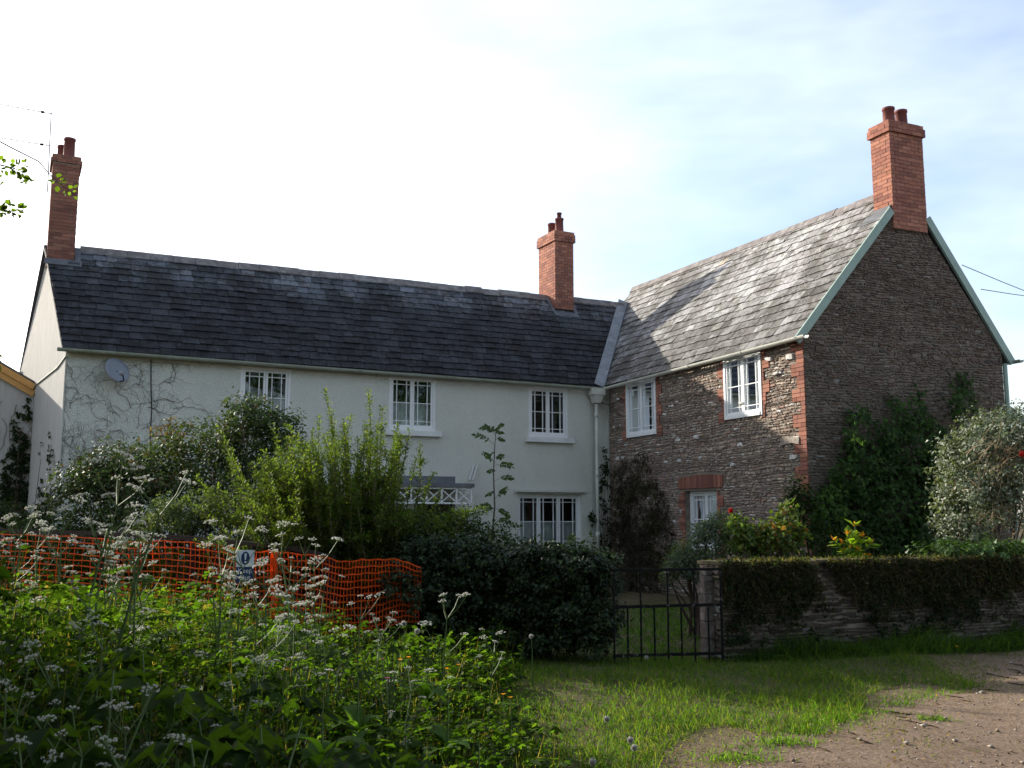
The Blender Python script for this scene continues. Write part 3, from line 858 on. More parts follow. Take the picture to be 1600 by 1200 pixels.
# porch roof on the far side: only its edge and bracket stand out past the gable
q0 = Rc - wd * .6 + UP * 3.98
mb = MB()
for t in (0.0, 2.0):
    mb.bar(q0 - wd * t - gd * .1, q0 - wd * t + gd * 1.0 - UP * .52, .05, .11)
mb.hexa([q0 + wd * .05 - gd * .1 + UP * .06, q0 + wd * .05 + gd * 1.05 - UP * .47, q0 - wd * 2.1 + gd * 1.05 - UP * .47, q0 - wd * 2.1 - gd * .1 + UP * .06] + [p + UP * .03 for p in (q0 + wd * .05 - gd * .1 + UP * .06, q0 + wd * .05 + gd * 1.05 - UP * .47, q0 - wd * 2.1 + gd * 1.05 - UP * .47, q0 - wd * 2.1 - gd * .1 + UP * .06)])
pr_ = mb.build('porch_canopy', M['green_paint'], house)
mb = MB(); cc = q0 + gd * .16 - UP * .30
mb.tube([cc + gd * .09 * math.cos(a) + UP * .09 * math.sin(a) for a in np.linspace(-2.9, 2.6, 14)], .022, 6); mb.tube([q0 - gd * .08 - UP * .55, cc - UP * .1, q0 + gd * .5 - UP * .3], .02, 6)
mb.build('scroll_bracket', M['iron'], pr_)

# ------------------------------------------------------------------ chimneys
def chimney(P, d, n, u0, u1, o0, o1, z0, zc, z1, pots, dark, label, face_w):
    root_mb = MB()
    e = .012
    root_mb.obox(P, d, n, u0 + e, u1 - e, z0, zc, o0 + e, o1 - e)
    root_mb.obox(P, d, n, u0 - .006, u1 + .006, zc, z1 - .012, o0 - .006, o1 + .006)
    ch = root_mb.build('chimney', M['brick_mortar'], house); ch['label'] = label
    def course(z, h, ex, odd):
        a, b, c0, c1 = u0 - ex, u1 + ex, o0 - ex, o1 + ex
        D = .1025
        def run(s0, s1, off):
            k_ = max(1, round((s1 - s0) / .2225)); w_ = (s1 - s0) / k_
            out = [(s0 + w_ * q_, s0 + w_ * (q_ + 1)) for q_ in range(k_)]
            return out
        ra = (a, b) if odd else (a + D + .008, b - D - .008)
        rb = (c0 + D + .008, c1 - D - .008) if odd else (c0, c1)
        off = .0
        for s0, s1 in run(ra[0], ra[1], off):
            brick_piece(P, d, n, s0 + .004, s1 - .004, z + .004, z + h - .004, c1 - D, c1, ch, dark, face_w, n)
            brick_piece(P, d, n, s0 + .004, s1 - .004, z + .004, z + h - .004, c0, c0 + D, ch, dark, 0.0, -n)
        for s0, s1 in run(rb[0], rb[1], off):
            brick_piece(P, d, n, a, a + D, z + .004, z + h - .004, s0 + .004, s1 - .004, ch, dark, face_w, -d)
            brick_piece(P, d, n, b - D, b, z + .004, z + h - .004, s0 + .004, s1 - .004, ch, dark, face_w, d)
    z = z0; k = 0
    while z < zc - .04:
        course(z, .075, 0.0, k % 2 == 0); z += .075; k += 1
    hh = (z1 - z) / max(1, round((z1 - z) / .075)); m = max(1, round((z1 - z) / .075))
    for q in range(m):
        course(z, hh, .042 if q < m - 1 else .02, k % 2 == 0); z += hh; k += 1
    for u, o, r, h, cowl in pots:
        c = P + d * u + n * o + UP * z1
        mb = MB(); mb.lathe(c, [(r * 1.05, -.01), (r, .03), (r * .92, h - .05), (r * 1.04, h - .045), (r * 1.04, h), (r * .8, h), (r * .78, h * .5)], 16)
        if cowl: mb.lathe(c, [(r * .5, h * .5), (r * .5, h + .12), (r * .62, h + .125), (r * .62, h + .155), (.001, h + .16)], 12)
        mb.build('chimney_pot', M['clay_pot'], ch, True)
    return ch
PmR = Lc
chimney(PmR, md, mn, -.40, .12, -2.72, -2.0, 6.75, 8.90, 9.10, [(-.10, -2.2, .115, .44, 0), (-.22, -2.5, .105, .36, 0)], .80, 'red brick chimney at the far end of the long range', .5)
chimney(PmR, md, mn, 11.5, 12.06, -2.80, -1.90, 6.95, 8.75, 9.04, [(11.76, -2.12, .115, .40, 1), (11.75, -2.50, .115, .36, 0)], .95, 'red brick chimney near the roof valley', .8)
chimney(GP, gd, gn, 2.28, 3.12, -.42, .065, 6.93, 8.83, 9.04, [(2.54, -.18, .115, .36, 0), (2.86, -.18, .115, .36, 0)], 1.0, 'red brick chimney with lichened cap over the stone gable', 1.0)
# lead flashings where the stacks meet the slates
def on_roof(A, n, p, o):                       # drop a point on to a roof plane, lifted by o
    z = A[2] - (n[0] * (p[0] - A[0]) + n[1] * (p[1] - A[1])) / n[2]
    return np.array([p[0], p[1], z]) + n * o
def flash(A, n, pts, lift=.036):
    P = [on_roof(A, n, p, lift) for p in pts]
    MB().hexa([p - n * .012 for p in P] + P).build('lead_flashing', M['lead_dark'], house)
f = lambda u, o: PmR + md * u + mn * o
flash(mA1, nm_, [f(11.42, -1.78), f(12.14, -1.78), f(12.14, -1.895), f(11.42, -1.895)])
flash(mA1, nm_, [f(11.40, -1.88), f(11.49, -1.88), f(11.49, -2.34), f(11.40, -2.34)], .040)
flash(mA1, nm_, [f(12.07, -1.88), f(12.18, -1.88), f(12.18, -2.34), f(12.07, -2.34)], .040)
flash(mA0, nmL, [f(-.44, -1.86), f(.26, -1.86), f(.26, -1.995), f(-.44, -1.995)])
flash(mA0, nmL, [f(.13, -1.98), f(.24, -1.98), f(.24, -2.33), f(.13, -2.33)], .040)
f = lambda u, o: GP + gd * u + gn * o
nwF = unit(np.cross(wA1 - wA0, wB1 - wA1)); nwF = nwF if nwF[2] > 0 else -nwF
flash(wA1, nwF, [f(2.02, .03), f(2.275, .03), f(2.275, -.52), f(2.02, -.52)], .030)
bricks.emit('brick', 'brickwork', M['brick'], 300)
stones.emit('stone', 'stonework', M['stone'], 300)
slates.emit('slate', 'slating', M['slate'], 300)

# ------------------------------------------------------------------ windows
def window(P, d, n, h, ncas, curtain, sill, inset, label):
    u0, u1, z0, z1 = h
    fr = MB(); fw = .055; o0, o1 = -.09 - inset, .012 - inset
    fr.obox(P, d, n, u0, u0 + fw, z0, z1, o0, o1); fr.obox(P, d, n, u1 - fw, u1, z0, z1, o0, o1)
    fr.obox(P, d, n, u0 + fw, u1 - fw, z1 - fw, z1, o0, o1 - .002); fr.obox(P, d, n, u0 + fw, u1 - fw, z0, z0 + fw * 1.2, o0, o1 + .015)
    win = fr.build('window', M['white'], house); win['label'] = label
    cw = (u1 - u0 - 2 * fw) / ncas; zb, zt = z0 + fw * 1.2, z1 - fw
    for c in range(ncas):
        a, b = u0 + fw + cw * c + .003, u0 + fw + cw * (c + 1) - .003
        s = MB(); sw = .042; p0, p1 = -.065 - inset, -.004 - inset
        s.obox(P, d, n, a, a + sw, zb + .003, zt - .003, p0, p1); s.obox(P, d, n, b - sw, b, zb + .003, zt - .003, p0, p1)
        s.obox(P, d, n, a + sw, b - sw, zt - .003 - sw, zt - .003, p0, p1 - .002); s.obox(P, d, n, a + sw, b - sw, zb + .003, zb + .003 + sw * 1.3, p0, p1 - .002)
        s.build('casement', M['white'], win)
        ia, ib, ja, jb = a + sw, b - sw, zb + .003 + sw * 1.3, zt - .003 - sw
        m = .085; bw = .016
        us = [ia, ia + m, ib - m, ib]; zs = [ja, ja + m, (ja + jb) / 2, jb - m, jb]
        for u in us[1:3]:
            MB().obox(P, d, n, u - bw / 2, u + bw / 2, ja, jb, -.05 - inset, -.012 - inset).build('glazing_bar', M['white'], win)
        for z in zs[1:4]:
            MB().obox(P, d, n, ia, ib, z - bw / 2, z + bw / 2, -.049 - inset, -.014 - inset).build('glazing_bar', M['white'], win)
        for x0, x1 in zip(us[:-1], us[1:]):
            for y0, y1 in zip(zs[:-1], zs[1:]):
                MB().obox(P, d, n, x0 + .004, x1 - .004, y0 + .004, y1 - .004, -.034 - inset, -.030 - inset).build('pane', M['glass'], win)
    def drape(ua, ub, za, zb_, dep, folds):
        nn = 40; V = []
        for k in range(nn + 1):
            u = ua + (ub - ua) * k / nn
            o = -dep - inset + .02 * math.sin(k / nn * folds * 2 * math.pi) + .008 * math.sin(k * 2.1)
            for z in (za, zb_):
                V.append(P + d * u + n * o + UP * z); V.append(P + d * u + n * (o - .004) + UP * z)
        F = []
        for k in range(nn):
            i = 4 * k
            F += [(i, i + 4, i + 6, i + 2), (i + 1, i + 3, i + 7, i + 5), (i, i + 1, i + 5, i + 4), (i + 2, i + 6, i + 7, i + 3)]
        MB().add(V, F).build('curtain', M['curtain'], win, True)
    if curtain == 'half':
        drape(u0 + .03, u1 - .03, z0 + .14, z0 + (z1 - z0) * .52, .16, 9)
    elif curtain == 'full':
        drape(u0 + .03, u1 - .03, z0 + .10, z0 + (z1 - z0) * .56, .15, 9); drape(u0 + .02, u0 + .22, z0 + .05, z1 - .05, .22, 4); drape(u1 - .24, u1 - .02, z0 + .05, z1 - .05, .22, 4)
    if sill:
        s = MB(); s.obox(P, d, n, u0 - .10, u1 + .12, z0 - .115, z0 - .002, -.05, .10); s.build('sill', M['white_sill'], win)
    return win
window(Pm, md, mn, MAINW[0], 2, None, True, .02, 'white casement window above the dark glossy shrub')
window(Pm, md, mn, MAINW[1], 2, 'half', True, .02, 'middle upper white casement window with half net curtain')
window(Pm, md, mn, MAINW[2], 2, None, True, .02, 'upper white casement window next to the downpipe')
window(Pm, md, mn, MAINW[3], 3, 'half', False, .10, 'three-light white ground floor window above the ivy hedge')
window(Pw, wd, wn, MAINW and WINGW[0], 2, 'full', False, -.03, 'white casement window of the stone wing in the shaded corner')
window(Pw, wd, wn, WINGW[1], 2, 'full', False, -.03, 'sunlit white casement window of the stone wing')
window(Pw, wd, wn, WINGW[2], 2, 'half', False, .12, 'ground floor window of the stone wing under a brick arch')
mb = MB(); mb.obox(Pm, md, mn, DOOR[0], DOOR[1], .0, 1.95, -.2, -.14); dr = mb.build('door', M['dark_wood'], house)
mb = MB(); mb.lathe(Pm + md * 7.85 + mn * -.13 + UP * 1.0, [(.0, -.03), (.03, -.02), (.03, .02), (.0, .03)], 8); mb.build('handle', M['metal'], dr)

# ------------------------------------------------------------------ trellis porch hood on the front wall
pp = 0.72
def PU(x, y):                                  # u, z of a photo point on the porch front plane
    q = on_plane(x, y, Pm + mn * pp, mn); return float(np.dot(q - Pm, md)), float(q[2])
a0, zt = PU(590, 752); a1, _ = PU(740, 757); _, zl0 = PU(690, 763); _, zl1 = PU(690, 786)
mb = MB(); mb.obox(Pm, md, mn, a0, a1, zl0 + .03, zl0 + .11, .02, pp + .06)
mb.obox(Pm, md, mn, a0 + .2, a1 - .35, zl0 + .112, zl0 + .26, .0, pp - .18)
porch = mb.build('porch_hood', M['lead'], house); porch['label'] = 'lead-topped porch hood with white trellis panels'
mb = MB(); mb.obox(Pm, md, mn, a0 + .03, a1 - .02, zl0 - .015, zl0 + .028, pp - .04, pp + .01); mb.obox(Pm, md, mn, a0 + .03, a1 - .02, zl1 - .02, zl1 + .02, pp - .04, pp + .01)
nb = 6; us = np.linspace(a0 + .05, a1 - .05, nb + 1)
for u in us: mb.obox(Pm, md, mn, u - .018, u + .018, zl1 + .021, zl0 - .016, pp - .035, pp + .004)
for u, v in zip(us[:-1], us[1:]):
    for s in ((zl1 + .03, zl0 - .03), (zl0 - .03, zl1 + .03)):
        mb.bar(Pm + md * (u + .02) + mn * (pp - .018 + .003 * (s[0] > s[1])) + UP * s[0], Pm + md * (v - .02) + mn * (pp - .018 + .003 * (s[0] > s[1])) + UP * s[1], .012, .022, up=np.cross(md, UP) * 0 + UP)
mb.build('trellis', M['white'], porch)
for u in (a0 + .06, a1 - .06):
    MB().obox(Pm, md, mn, u - .04, u + .04, .0, zl1 - .02, pp - .08, pp - .0).build('post', M['white'], porch)
for dx in (0, .09):
    p = on_plane(733 + dx * 60, 750, Pm + mn * .06, mn); q = on_plane(741 + dx * 60, 724, Pm + mn * .06, mn)
    MB().bar(p, q, .02, .035).build('batten', M['white_sill'], house)

# ------------------------------------------------------------------ side extension, neighbour roof
ep = g0 + ld * 2.75 + ln * .004
ext = empty('side_extension', tuple(ep - md * 1.5), 'cream side extension with new orange timber fascia against the gable end', 'extension')
def EX(x, y): q = on_plane(x, y, ep, mn); return float(np.dot(q - ep, md)), float(q[2])
ua, za = EX(48, 604); ub, zb = EX(0, 576)
sl = (zb - za) / (ub - ua)
mb = MB(); prism(mb, [ep - UP * .3, ep + UP * (za - .12), ep - md * 2.2 + UP * (za - .12 - 2.2 * sl), ep - md * 4.4 + UP * (za - .12), ep - md * 4.4 - UP * .3], mn, 2.4)
mb.build('wall', M['render_end'], ext)
mb = MB()
apx = ep - md * 2.2 + UP * (za - 2.2 * sl)
for k, (dz, out) in enumerate(((-.02, .10), (-.16, .06))):
    a = ep + UP * (za + dz) + mn * out; b = apx + UP * dz + mn * out
    mb.bar(a, b, .045, .125, up=UP)
    mb.bar(b, ep - md * 4.4 + UP * (za + dz) + mn * out, .045, .125, up=UP)
mb.build('fascia', M['new_wood'], ext)
mb = MB(); 
for a, b in ((ep + UP * za, apx), (apx, ep - md * 4.5 + UP * za)):
    a = a + UP * .055; b = b + UP * .055
    P = [a + mn * .08, b + mn * .08, b - mn * 2.4, a - mn * 2.4]
    mb.hexa(P + [p + UP * .05 for p in P])
mb.build('roof', M['neighbour_roof'], ext)
nbp = at(-60, 575, 34.0)
nb_ = empty('neighbouring_barn', (nbp[0], nbp[1], 0), 'dark slate roof of a barn far behind the extension', 'barn')
mb = MB(); zt = nbp[2]
w0 = np.array([nbp[0] - 4, nbp[1], 0]); X1 = np.array([1., 0, 0]); Y1 = np.array([0, 1., 0])
mb.obox(w0, X1, Y1, 0, 5.3, 0, zt - 1.2, 0, 6); mb.build('wall', M['render_end'], nb_)
mb = MB(); mb.hexa([w0 + arr(-.2, -.3, zt - 1.3), w0 + arr(5.6, -.3, zt - 1.3), w0 + arr(5.6, 3, zt), w0 + arr(-.2, 3, zt), w0 + arr(-.2, -.3, zt - 1.22), w0 + arr(5.6, -.3, zt - 1.22), w0 + arr(5.6, 3, zt + .08), w0 + arr(-.2, 3, zt + .08)])
mb.hexa([w0 + arr(-.2, 3, zt), w0 + arr(5.6, 3, zt), w0 + arr(5.6, 6.3, zt - 1.3), w0 + arr(-.2, 6.3, zt - 1.3), w0 + arr(-.2, 3, zt + .08), w0 + arr(5.6, 3, zt + .08), w0 + arr(5.6, 6.3, zt - 1.22), w0 + arr(-.2, 6.3, zt - 1.22)])
mb.build('roof', M['neighbour_roof'], nb_)

# ------------------------------------------------------------------ satellite dish, aerial, wires, wall cable
dc = on_plane(184, 578, Pm + mn * .28, mn)
dish = empty('satellite_dish', tuple(dc - mn * .28), 'grey satellite dish high on the cream wall under the gutter', 'satellite dish')
dn = unit(mn * .80 + md * .36 + UP * .42); dx = unit(np.cross(UP, dn)); dy = np.cross(dn, dx)
V = []; F = []; K = 24
for r_, dep in ((0, -.05), (.09, -.045), (.17, -.03), (.235, 0), (.24, -.01), (.17, -.045), (.09, -.06), (0, -.065)):
    for j in range(K):
        a = 2 * math.pi * j / K; V.append(dc + dx * r_ * math.cos(a) + dy * r_ * 1.12 * math.sin(a) + dn * dep)
for i in range(7):
    for j in range(K): F.append((i * K + j, i * K + (j + 1) % K, (i + 1) * K + (j + 1) % K, (i + 1) * K + j))
MB().add(V, F).build('reflector', M['dish'], dish, True)
lnb = dc - dy * .24 + dn * .26 - md * .08
mb = MB(); mb.tube([dc - dy * .25 - dn * .02, dc - dy * .30 + dn * .12, lnb], .012, 6); mb.build('arm', M['iron'], dish)
mb = MB(); mb.tube([lnb + dn * .05 - dy * .02, lnb - dn * .05 + dy * .03], [.035, .045], 10); mb.build('receiver', M['dish'], dish)
mb = MB(); mb.tube([dc - dn * .05, dc - mn * .12 - UP * .05, dc - mn * .27 - UP * .05], .02, 8); mb.obox(dc, md, mn, -.06, .06, -.15, .05, -.28, -.262); mb.build('wall_bracket', M['iron'], dish)
mb = MB(); ps = [on_plane(x, y, Pm + mn * .012, mn) for x, y in ((236, 562), (236, 600), (237, 640), (235, 680), (236, 720), (238, 760))]
mb.tube(ps, .010, 5); o = mb.build('cable', M['cable'], house)
mb = MB(); ps = [on_plane(x, y, g0 + ln * .012, ln) for x, y in ((103, 556), (90, 574), (70, 590), (50, 606))]
mb.tube(ps, .016, 5); mb.build('cable', M['gutter'], house)
ab = Lc - mn * 2.62 + md * -.5
A = lambda x, y: on_plane(x, y, ab, mn)
aer = empty('television_aerial', tuple(A(76, 268)), 'thin television aerial mast with two rods beside the far chimney', 'aerial')
mb = MB(); mb.tube([A(74, 300), A(76, 260), A(80, 176)], .011, 6); mb.build('mast', M['iron'], aer)
for (x0, y0, x1, y1) in ((82, 178, -40, 150), (79, 228, -30, 205)):
    a, b = A(x0, y0), A(x1, y1) - mn * 0.2
    mb = MB(); mb.tube([a, b], .009, 5)
    for t in np.linspace(.06, .95, 8):
        c = a + (b - a) * t; mb.tube([c - mn * .14, c + mn * .14], .004, 4)
    mb.box(a + (b - a) * .13, (.03, .02, .02)); mb.build('boom', M['iron'], aer)
for k, (x0, y0, x1, y1, lab) in enumerate(((1503, 414, 1640, 455, 'upper sagging telephone wire running from the stone gable'), (1533, 452, 1640, 452, 'lower level telephone wire running from the stone gable'))):
    a = on_plane(x0, y0, GP, gn); b = at(x1, y1, a[1] + 4)
    e = a + (b - a) * 6
    mb = MB(); mb.tube([a + (e - a) * t - UP * 1.2 * 4 * t * (1 - t) * .35 for t in np.linspace(0, 1, 16)], .008, 5)
    tag(mb.build('telephone_wire', M['cable']), lab, 'wire', 'telephone wires')

# ------------------------------------------------------------------ garden wall, pier, gate
w_a, w_b = P2(2.40, 11.47), P2(11.5, 15.05)
gwd = unit(w_b - w_a); gwn = unit(np.cross(gwd, UP)); WH = 1.05
WLEN = np.linalg.norm(w_b - w_a)
gwall = empty('garden_wall', tuple((w_a + w_b) / 2), 'low overgrown stone garden wall running from the gate to the grey bush', 'wall')
mb = MB(); mb.obox(w_a, gwd, gwn, 0, WLEN, -.2, WH, -.42, 0); core = mb.build('core', M['mortar'], gwall)
stones = Pool()
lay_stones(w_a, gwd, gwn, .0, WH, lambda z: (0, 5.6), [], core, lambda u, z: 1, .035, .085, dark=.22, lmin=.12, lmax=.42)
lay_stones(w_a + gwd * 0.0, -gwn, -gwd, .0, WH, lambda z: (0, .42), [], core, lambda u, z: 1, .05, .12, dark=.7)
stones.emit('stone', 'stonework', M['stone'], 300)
u = 0.0
while u < WLEN:
    l = rng.uniform(.5, .9); mb = MB()
    z0 = WH + .002 + rng.normal() * .004
    mb.obox(w_a, gwd, gwn, u + .004 - (.03 if u == 0 else 0), min(u + l, WLEN) - .004, z0, z0 + .028 + rng.uniform(0, .012), -.46, .035)
    mb.build('coping_slab', M['coping'], gwall); u += l
pb = on_plane(1103, 905, P2(2.25, 11.62), gwn)
pier = empty('gate_pier', (pb[0], pb[1], 0), 'slender lichen-spotted stone gate pier at the end of the wall', 'gate pier')
px_, py_ = pb[0], pb[1]
z = 0.0
zs = [0, .22, .41, .60, .72, .86, .93, 1.0]
for k, (q0, q1) in enumerate(zip(zs[:-1], zs[1:])):
    mb = MB(); w = .062 + rng.normal() * .007
    c = P2(px_, py_) + gwd * rng.normal() * .006
    j = lambda: rng.normal() * .006
    mb.hexa([c + gwd * (sx * (w + j())) + gwn * (sy * (w + j())) + UP * zz for zz in (q0 + .005, q1 - .005) for sx, sy in ((-1, -1), (1, -1), (1, 1), (-1, 1))])
    mb.build('stone', M['pier'], pier)
ga, gb = at(957, 940, 11.0), at(1128, 940, 11.22)
ga[2] = gb[2] = 0
gtd = unit(gb - ga); gtn = unit(np.cross(gtd, UP)); GL = np.linalg.norm(gb - ga)
gate = empty('iron_gate', tuple((ga + gb) / 2), 'old rusty black iron gate between the ivy hedge and the wall', 'gate')
ztop, zmid = 1.02, .62
def flat_bar(a, b, w, t, name):
    MB().bar(a, b, w, t).build(name, M['iron'], gate)
flat_bar(ga + UP * ztop, gb + UP * ztop + gtd * .01, .012, .03, 'top_rail')
flat_bar(ga + UP * zmid, gb + UP * (zmid + .01) + gtd * .01, .014, .034, 'middle_rail')
flat_bar(ga + UP * .10, gb + UP * .10, .014, .034, 'bottom_rail')
for k, x in enumerate((959, 980, 1000, 1021, 1042, 1063, 1084, 1106, 1127)):
    t = (x - 957) / (1128 - 957); p = ga + (gb - ga) * t
    top = ztop - .012 if k in (0, 2, 4, 6, 8) else zmid - .016
    r = .011 if k < 8 else .016
    mb = MB(); mb.tube([p + UP * .0, p + UP * (top * .5) + gtd * rng.normal() * .003, p + UP * top], r, 7)
    if top > .7: mb.lathe(p + UP * (top - .05), [(r, 0), (.02, .015), (.02, .03), (r, .045)], 8)
    mb.build('bar', M['iron'], gate)

# ------------------------------------------------------------------ orange barrier net, timber rail, sign
NETP = [(-7.9, 14.75), (-5.6, 13.6), (-4.1, 12.75), (-3.15, 12.2), (-2.3, 11.75), (-1.65, 11.5), (-1.05, 11.42)]
NETT = [1.36, 1.33, 1.28, 1.22, 1.15, 1.12, 1.13]
def net_at(t):
    t = min(max(t, 0), 1) * (len(NETP) - 1); i = min(int(t), len(NETP) - 2); f = t - i
    a, b = np.array(NETP[i]), np.array(NETP[i + 1])
    return a + (b - a) * f, NETT[i] + (NETT[i + 1] - NETT[i]) * f
fence = empty('barrier_fence', (-4.5, 13.0, 0.3), 'orange plastic mesh barrier stretched behind the cow parsley', 'fence')
rows, cols_ = 12, 92
G = np.zeros((rows, cols_, 3)); fade = np.ones(cols_)
for c in range(cols_):
    t = c / (cols_ - 1); p, zt = net_at(t)
    sag = .022 * math.sin(t * 23) + .010 * math.sin(t * 47 + 1) - .05 * ss((t - .9) / .1)
    for r in range(rows):
        wob = .02 * math.sin(r * .5 + c * .21) + .006 * math.sin(c * .9 + r)
        G[r, c] = (p[0] + wob * .4, p[1] + wob, zt - .02 - r * .078 * (1 - .25 * ss((t - .8) / .2)) + sag * (1 - r / rows * .4) + .006 * math.sin(c * 1.3 + r * 2))
mb = MB()
def ribbon(pts, w, wmod, vertical):
    V = []; k = len(pts)
    for i, p in enumerate(pts):
        d = unit(pts[min(i + 1, k - 1)] - pts[max(i - 1, 0)])
        s = np.cross(d, np.array([.3, -.95, 0])); s = unit(s); n = unit(np.cross(s, d))
        ww = w * wmod(i)
        V += [p - s * ww - n * .002, p + s * ww - n * .002, p + s * ww + n * .002, p - s * ww + n * .002]
    F = []
    for i in range(k - 1):
        for j in range(4): F.append((4 * i + j, 4 * i + (j + 1) % 4, 4 * i + 4 + (j + 1) % 4, 4 * i + 4 + j))
    mb.add(V, F, (0.92, 0.18, 0.03))
for r in range(rows):
    ribbon([G[r, c] for c in range(cols_)], .0078, lambda i: 1.0 + .25 * math.sin(i * 2.4), False)
for c in range(0, cols_, 1):
    w_ = .003 if c % 2 else .0045
    if c in (50, 51): w_ = .022
    ribbon([G[r, c] for r in range(rows)], w_, lambda i: 1.0, True)
mb.build('net', M['net'], fence)
for t in (.02, .2, .38, .56, .72, .88, .99):
    p, zt = net_at(t); zg = float(ground_z(*p))
    mb = MB(); mb.tube([P2(p[0], p[1] + .05, zg - .1), P2(p[0], p[1] + .05, zt + .03)], .012, 6); mb.build('stake', M['iron'], fence)
rail = empty('timber_rail', (-5.0, 13.6, 0.3), 'dark old timber rail running just above the orange mesh', 'rail')
rp_ = [net_at(t) for t in (0, .16, .33, .5, .62, .70)]
rp_ = [P2(p[0] - .05, p[1] + .17, zt + .045 - (.05 if i == 5 else 0)) for i, (p, zt) in enumerate(rp_)]
for a, b in zip(rp_[:-1], rp_[1:]):
    MB().bar(a, b, .06, .055).build('rail_length', M['dark_wood'], rail)
for p in rp_[::1]:
    zg = float(ground_z(p[0], p[1])); mb = MB(); mb.box((p[0], p[1] + .09, (zg - .2 + p[2]) / 2), (.045, .045, (p[2] + .2 - zg) / 2)); mb.build('post', M['dark_wood'], rail)
# notice hung on the mesh
sp = at(383, 885, 11.78)
sn = unit(EYE * arr(1, 1, 0)[0:3] - sp * arr(1, 1, 0)[0:3] + arr(.9, 0, 0)); sd_ = unit(np.cross(UP, sn))
sw = .102; shh = .19
sign = empty('notice_board', tuple(sp - UP * shh), 'small white and navy warning notice with exclamation mark hung on the orange mesh', 'sign')
mb = MB(); mb.obox(sp, sd_, sn, -sw, sw, -.005, shh, -.006, .0); mb.build('white_panel', M['sign_white'], sign)
mb = MB(); mb.obox(sp, sd_, sn, -sw, sw, -shh, -.0055, -.006, .0); mb.build('navy_panel', M['sign_blue'], sign)
mb = MB(); cz = shh * .5; V = [sp + sd_ * .052 * math.cos(a) * .95 + UP * (cz + .078 * math.sin(a)) + sn * o for o in (.0, .004) for a in np.linspace(0, 2 * math.pi, 25)[:-1]]
mb.add(V, [tuple(range(24))[::-1], tuple(range(24, 48))] + [(i, (i + 1) % 24, 24 + (i + 1) % 24, 24 + i) for i in range(24)]); mb.build('blue_disc', M['sign_blue'], sign)
mb = MB(); q = lambda u, z, o: sp + sd_ * u + UP * (cz + z) + sn * o
mb.hexa([q(-.007, -.018, .0045), q(.007, -.018, .0045), q(.007, -.018, .008), q(-.007, -.018, .008), q(-.014, .056, .0045), q(.014, .056, .0045), q(.014, .056, .008), q(-.014, .056, .008)])
mb.hexa([q(-.011, -.054, .0045), q(.011, -.054, .0045), q(.011, -.054, .008), q(-.011, -.054, .008), q(-.011, -.033, .0045), q(.011, -.033, .0045), q(.011, -.033, .008), q(-.011, -.033, .008)])
mb.build('exclamation_mark', M['sign_white'], sign)
rot = Matrix((tuple(sd_), tuple(UP), tuple(sn))).transposed().to_4x4()
for txt, z in (('Keep', -.075), ('Out', -.155)):
    fc = bpy.data.curves.new('lettering', 'FONT'); fc.body = txt; fc.size = .078; fc.align_x = 'CENTER'; fc.extrude = .001
    fc.materials.append(M['sign_white'])
    fo = bpy.data.objects.new('lettering_curve', fc); col.objects.link(fo)
    bpy.context.view_layer.update()
    lm = bpy.data.meshes.new_from_object(fo.evaluated_get(bpy.context.evaluated_depsgraph_get()))
    bpy.data.objects.remove(fo, do_unlink=True)
    lo = local_link(lm, 'lettering', M['sign_white'], sign)
    lo.matrix_local = Matrix.Translation(Vector(tuple(sp + UP * z + sn * .002)) - Vector(sign.location)) @ rot
MB().tube([sp - sd_ * sw * .98 - sn * .014 - UP * shh, P2(*(sp - sd_ * sw * .98 - sn * .014)[:2], float(ground_z(sp[0], sp[1])) - .05)], .01, 6).build('stake', M['dark_wood'], sign)

# ------------------------------------------------------------------ vegetation helpers
GREEN = [(.055, .095, .022), (.07, .12, .025), (.045, .08, .02), (.085, .13, .03)]
DARKG = [(.018, .034, .011), (.024, .044, .014), (.015, .027, .009), (.032, .05, .016)]
YELG = [(.11, .16, .034), (.09, .14, .03), (.15, .185, .05), (.07, .11, .026)]
GREYG = [(.13, .16, .10), (.19, .215, .155), (.09, .115, .065), (.23, .25, .19)]
MIDG = [(.04, .065, .022), (.055, .085, .027), (.03, .05, .018), (.065, .095, .035)]
def leaves_mesh(name, T, pos, yd, nr, size, colors, var=.2, p=None):
    V, F = scatter(T, pos, yd, nr, size)
    return mesh_np(name, V, F, tints(colors, len(pos), len(T[0]), var, p))
def clump_points(blobs, n_clumps, per, r, shell=.55, zmin=None):
    """leaf positions gathered in clumps near the skin of a set of ellipsoids (centre, radii)"""
    vol = np.array([b[1][0] * b[1][1] + b[1][0] * b[1][2] + b[1][1] * b[1][2] for b in blobs]); vol /= vol.sum()
    idx = rng.choice(len(blobs), n_clumps, p=vol)
    C = np.array([b[0] for b in blobs])[idx]; R = np.array([b[1] for b in blobs])[idx]
    d = rdir(n_clumps); d[:, 2] = np.where(d[:, 2] < -.25, -d[:, 2], d[:, 2])
    k = (shell + (1 - shell) * rng.random(n_clumps) ** .6)[:, None] * (1 + .10 * rng.normal(size=(n_clumps, 1)))
    cc = C + d * R * k
    out = nrm(d / R)
    pos = np.repeat(cc, per, 0) + rdir(n_clumps * per) * (rng.random((n_clumps * per, 1)) ** .5) * r * rng.uniform(.6, 1.3, (n_clumps, 1)).repeat(per, 0)
    nr = np.repeat(out, per, 0)
    if zmin is not None:
        keep = pos[:, 2] > zmin; pos, nr = pos[keep], nr[keep]
    return pos, nr, cc
def orient(nr, up=.5, rnd=.6, droop=.2):
    n = len(nr)
    normal = nrm(nr * .6 + UP * up + rdir(n) * rnd)
    yd = nrm(nr * .5 + rdir(n) * .8 - UP * droop)
    yd = nrm(yd - normal * (yd * normal).sum(1, keepdims=True) * .7)
    return yd, normal
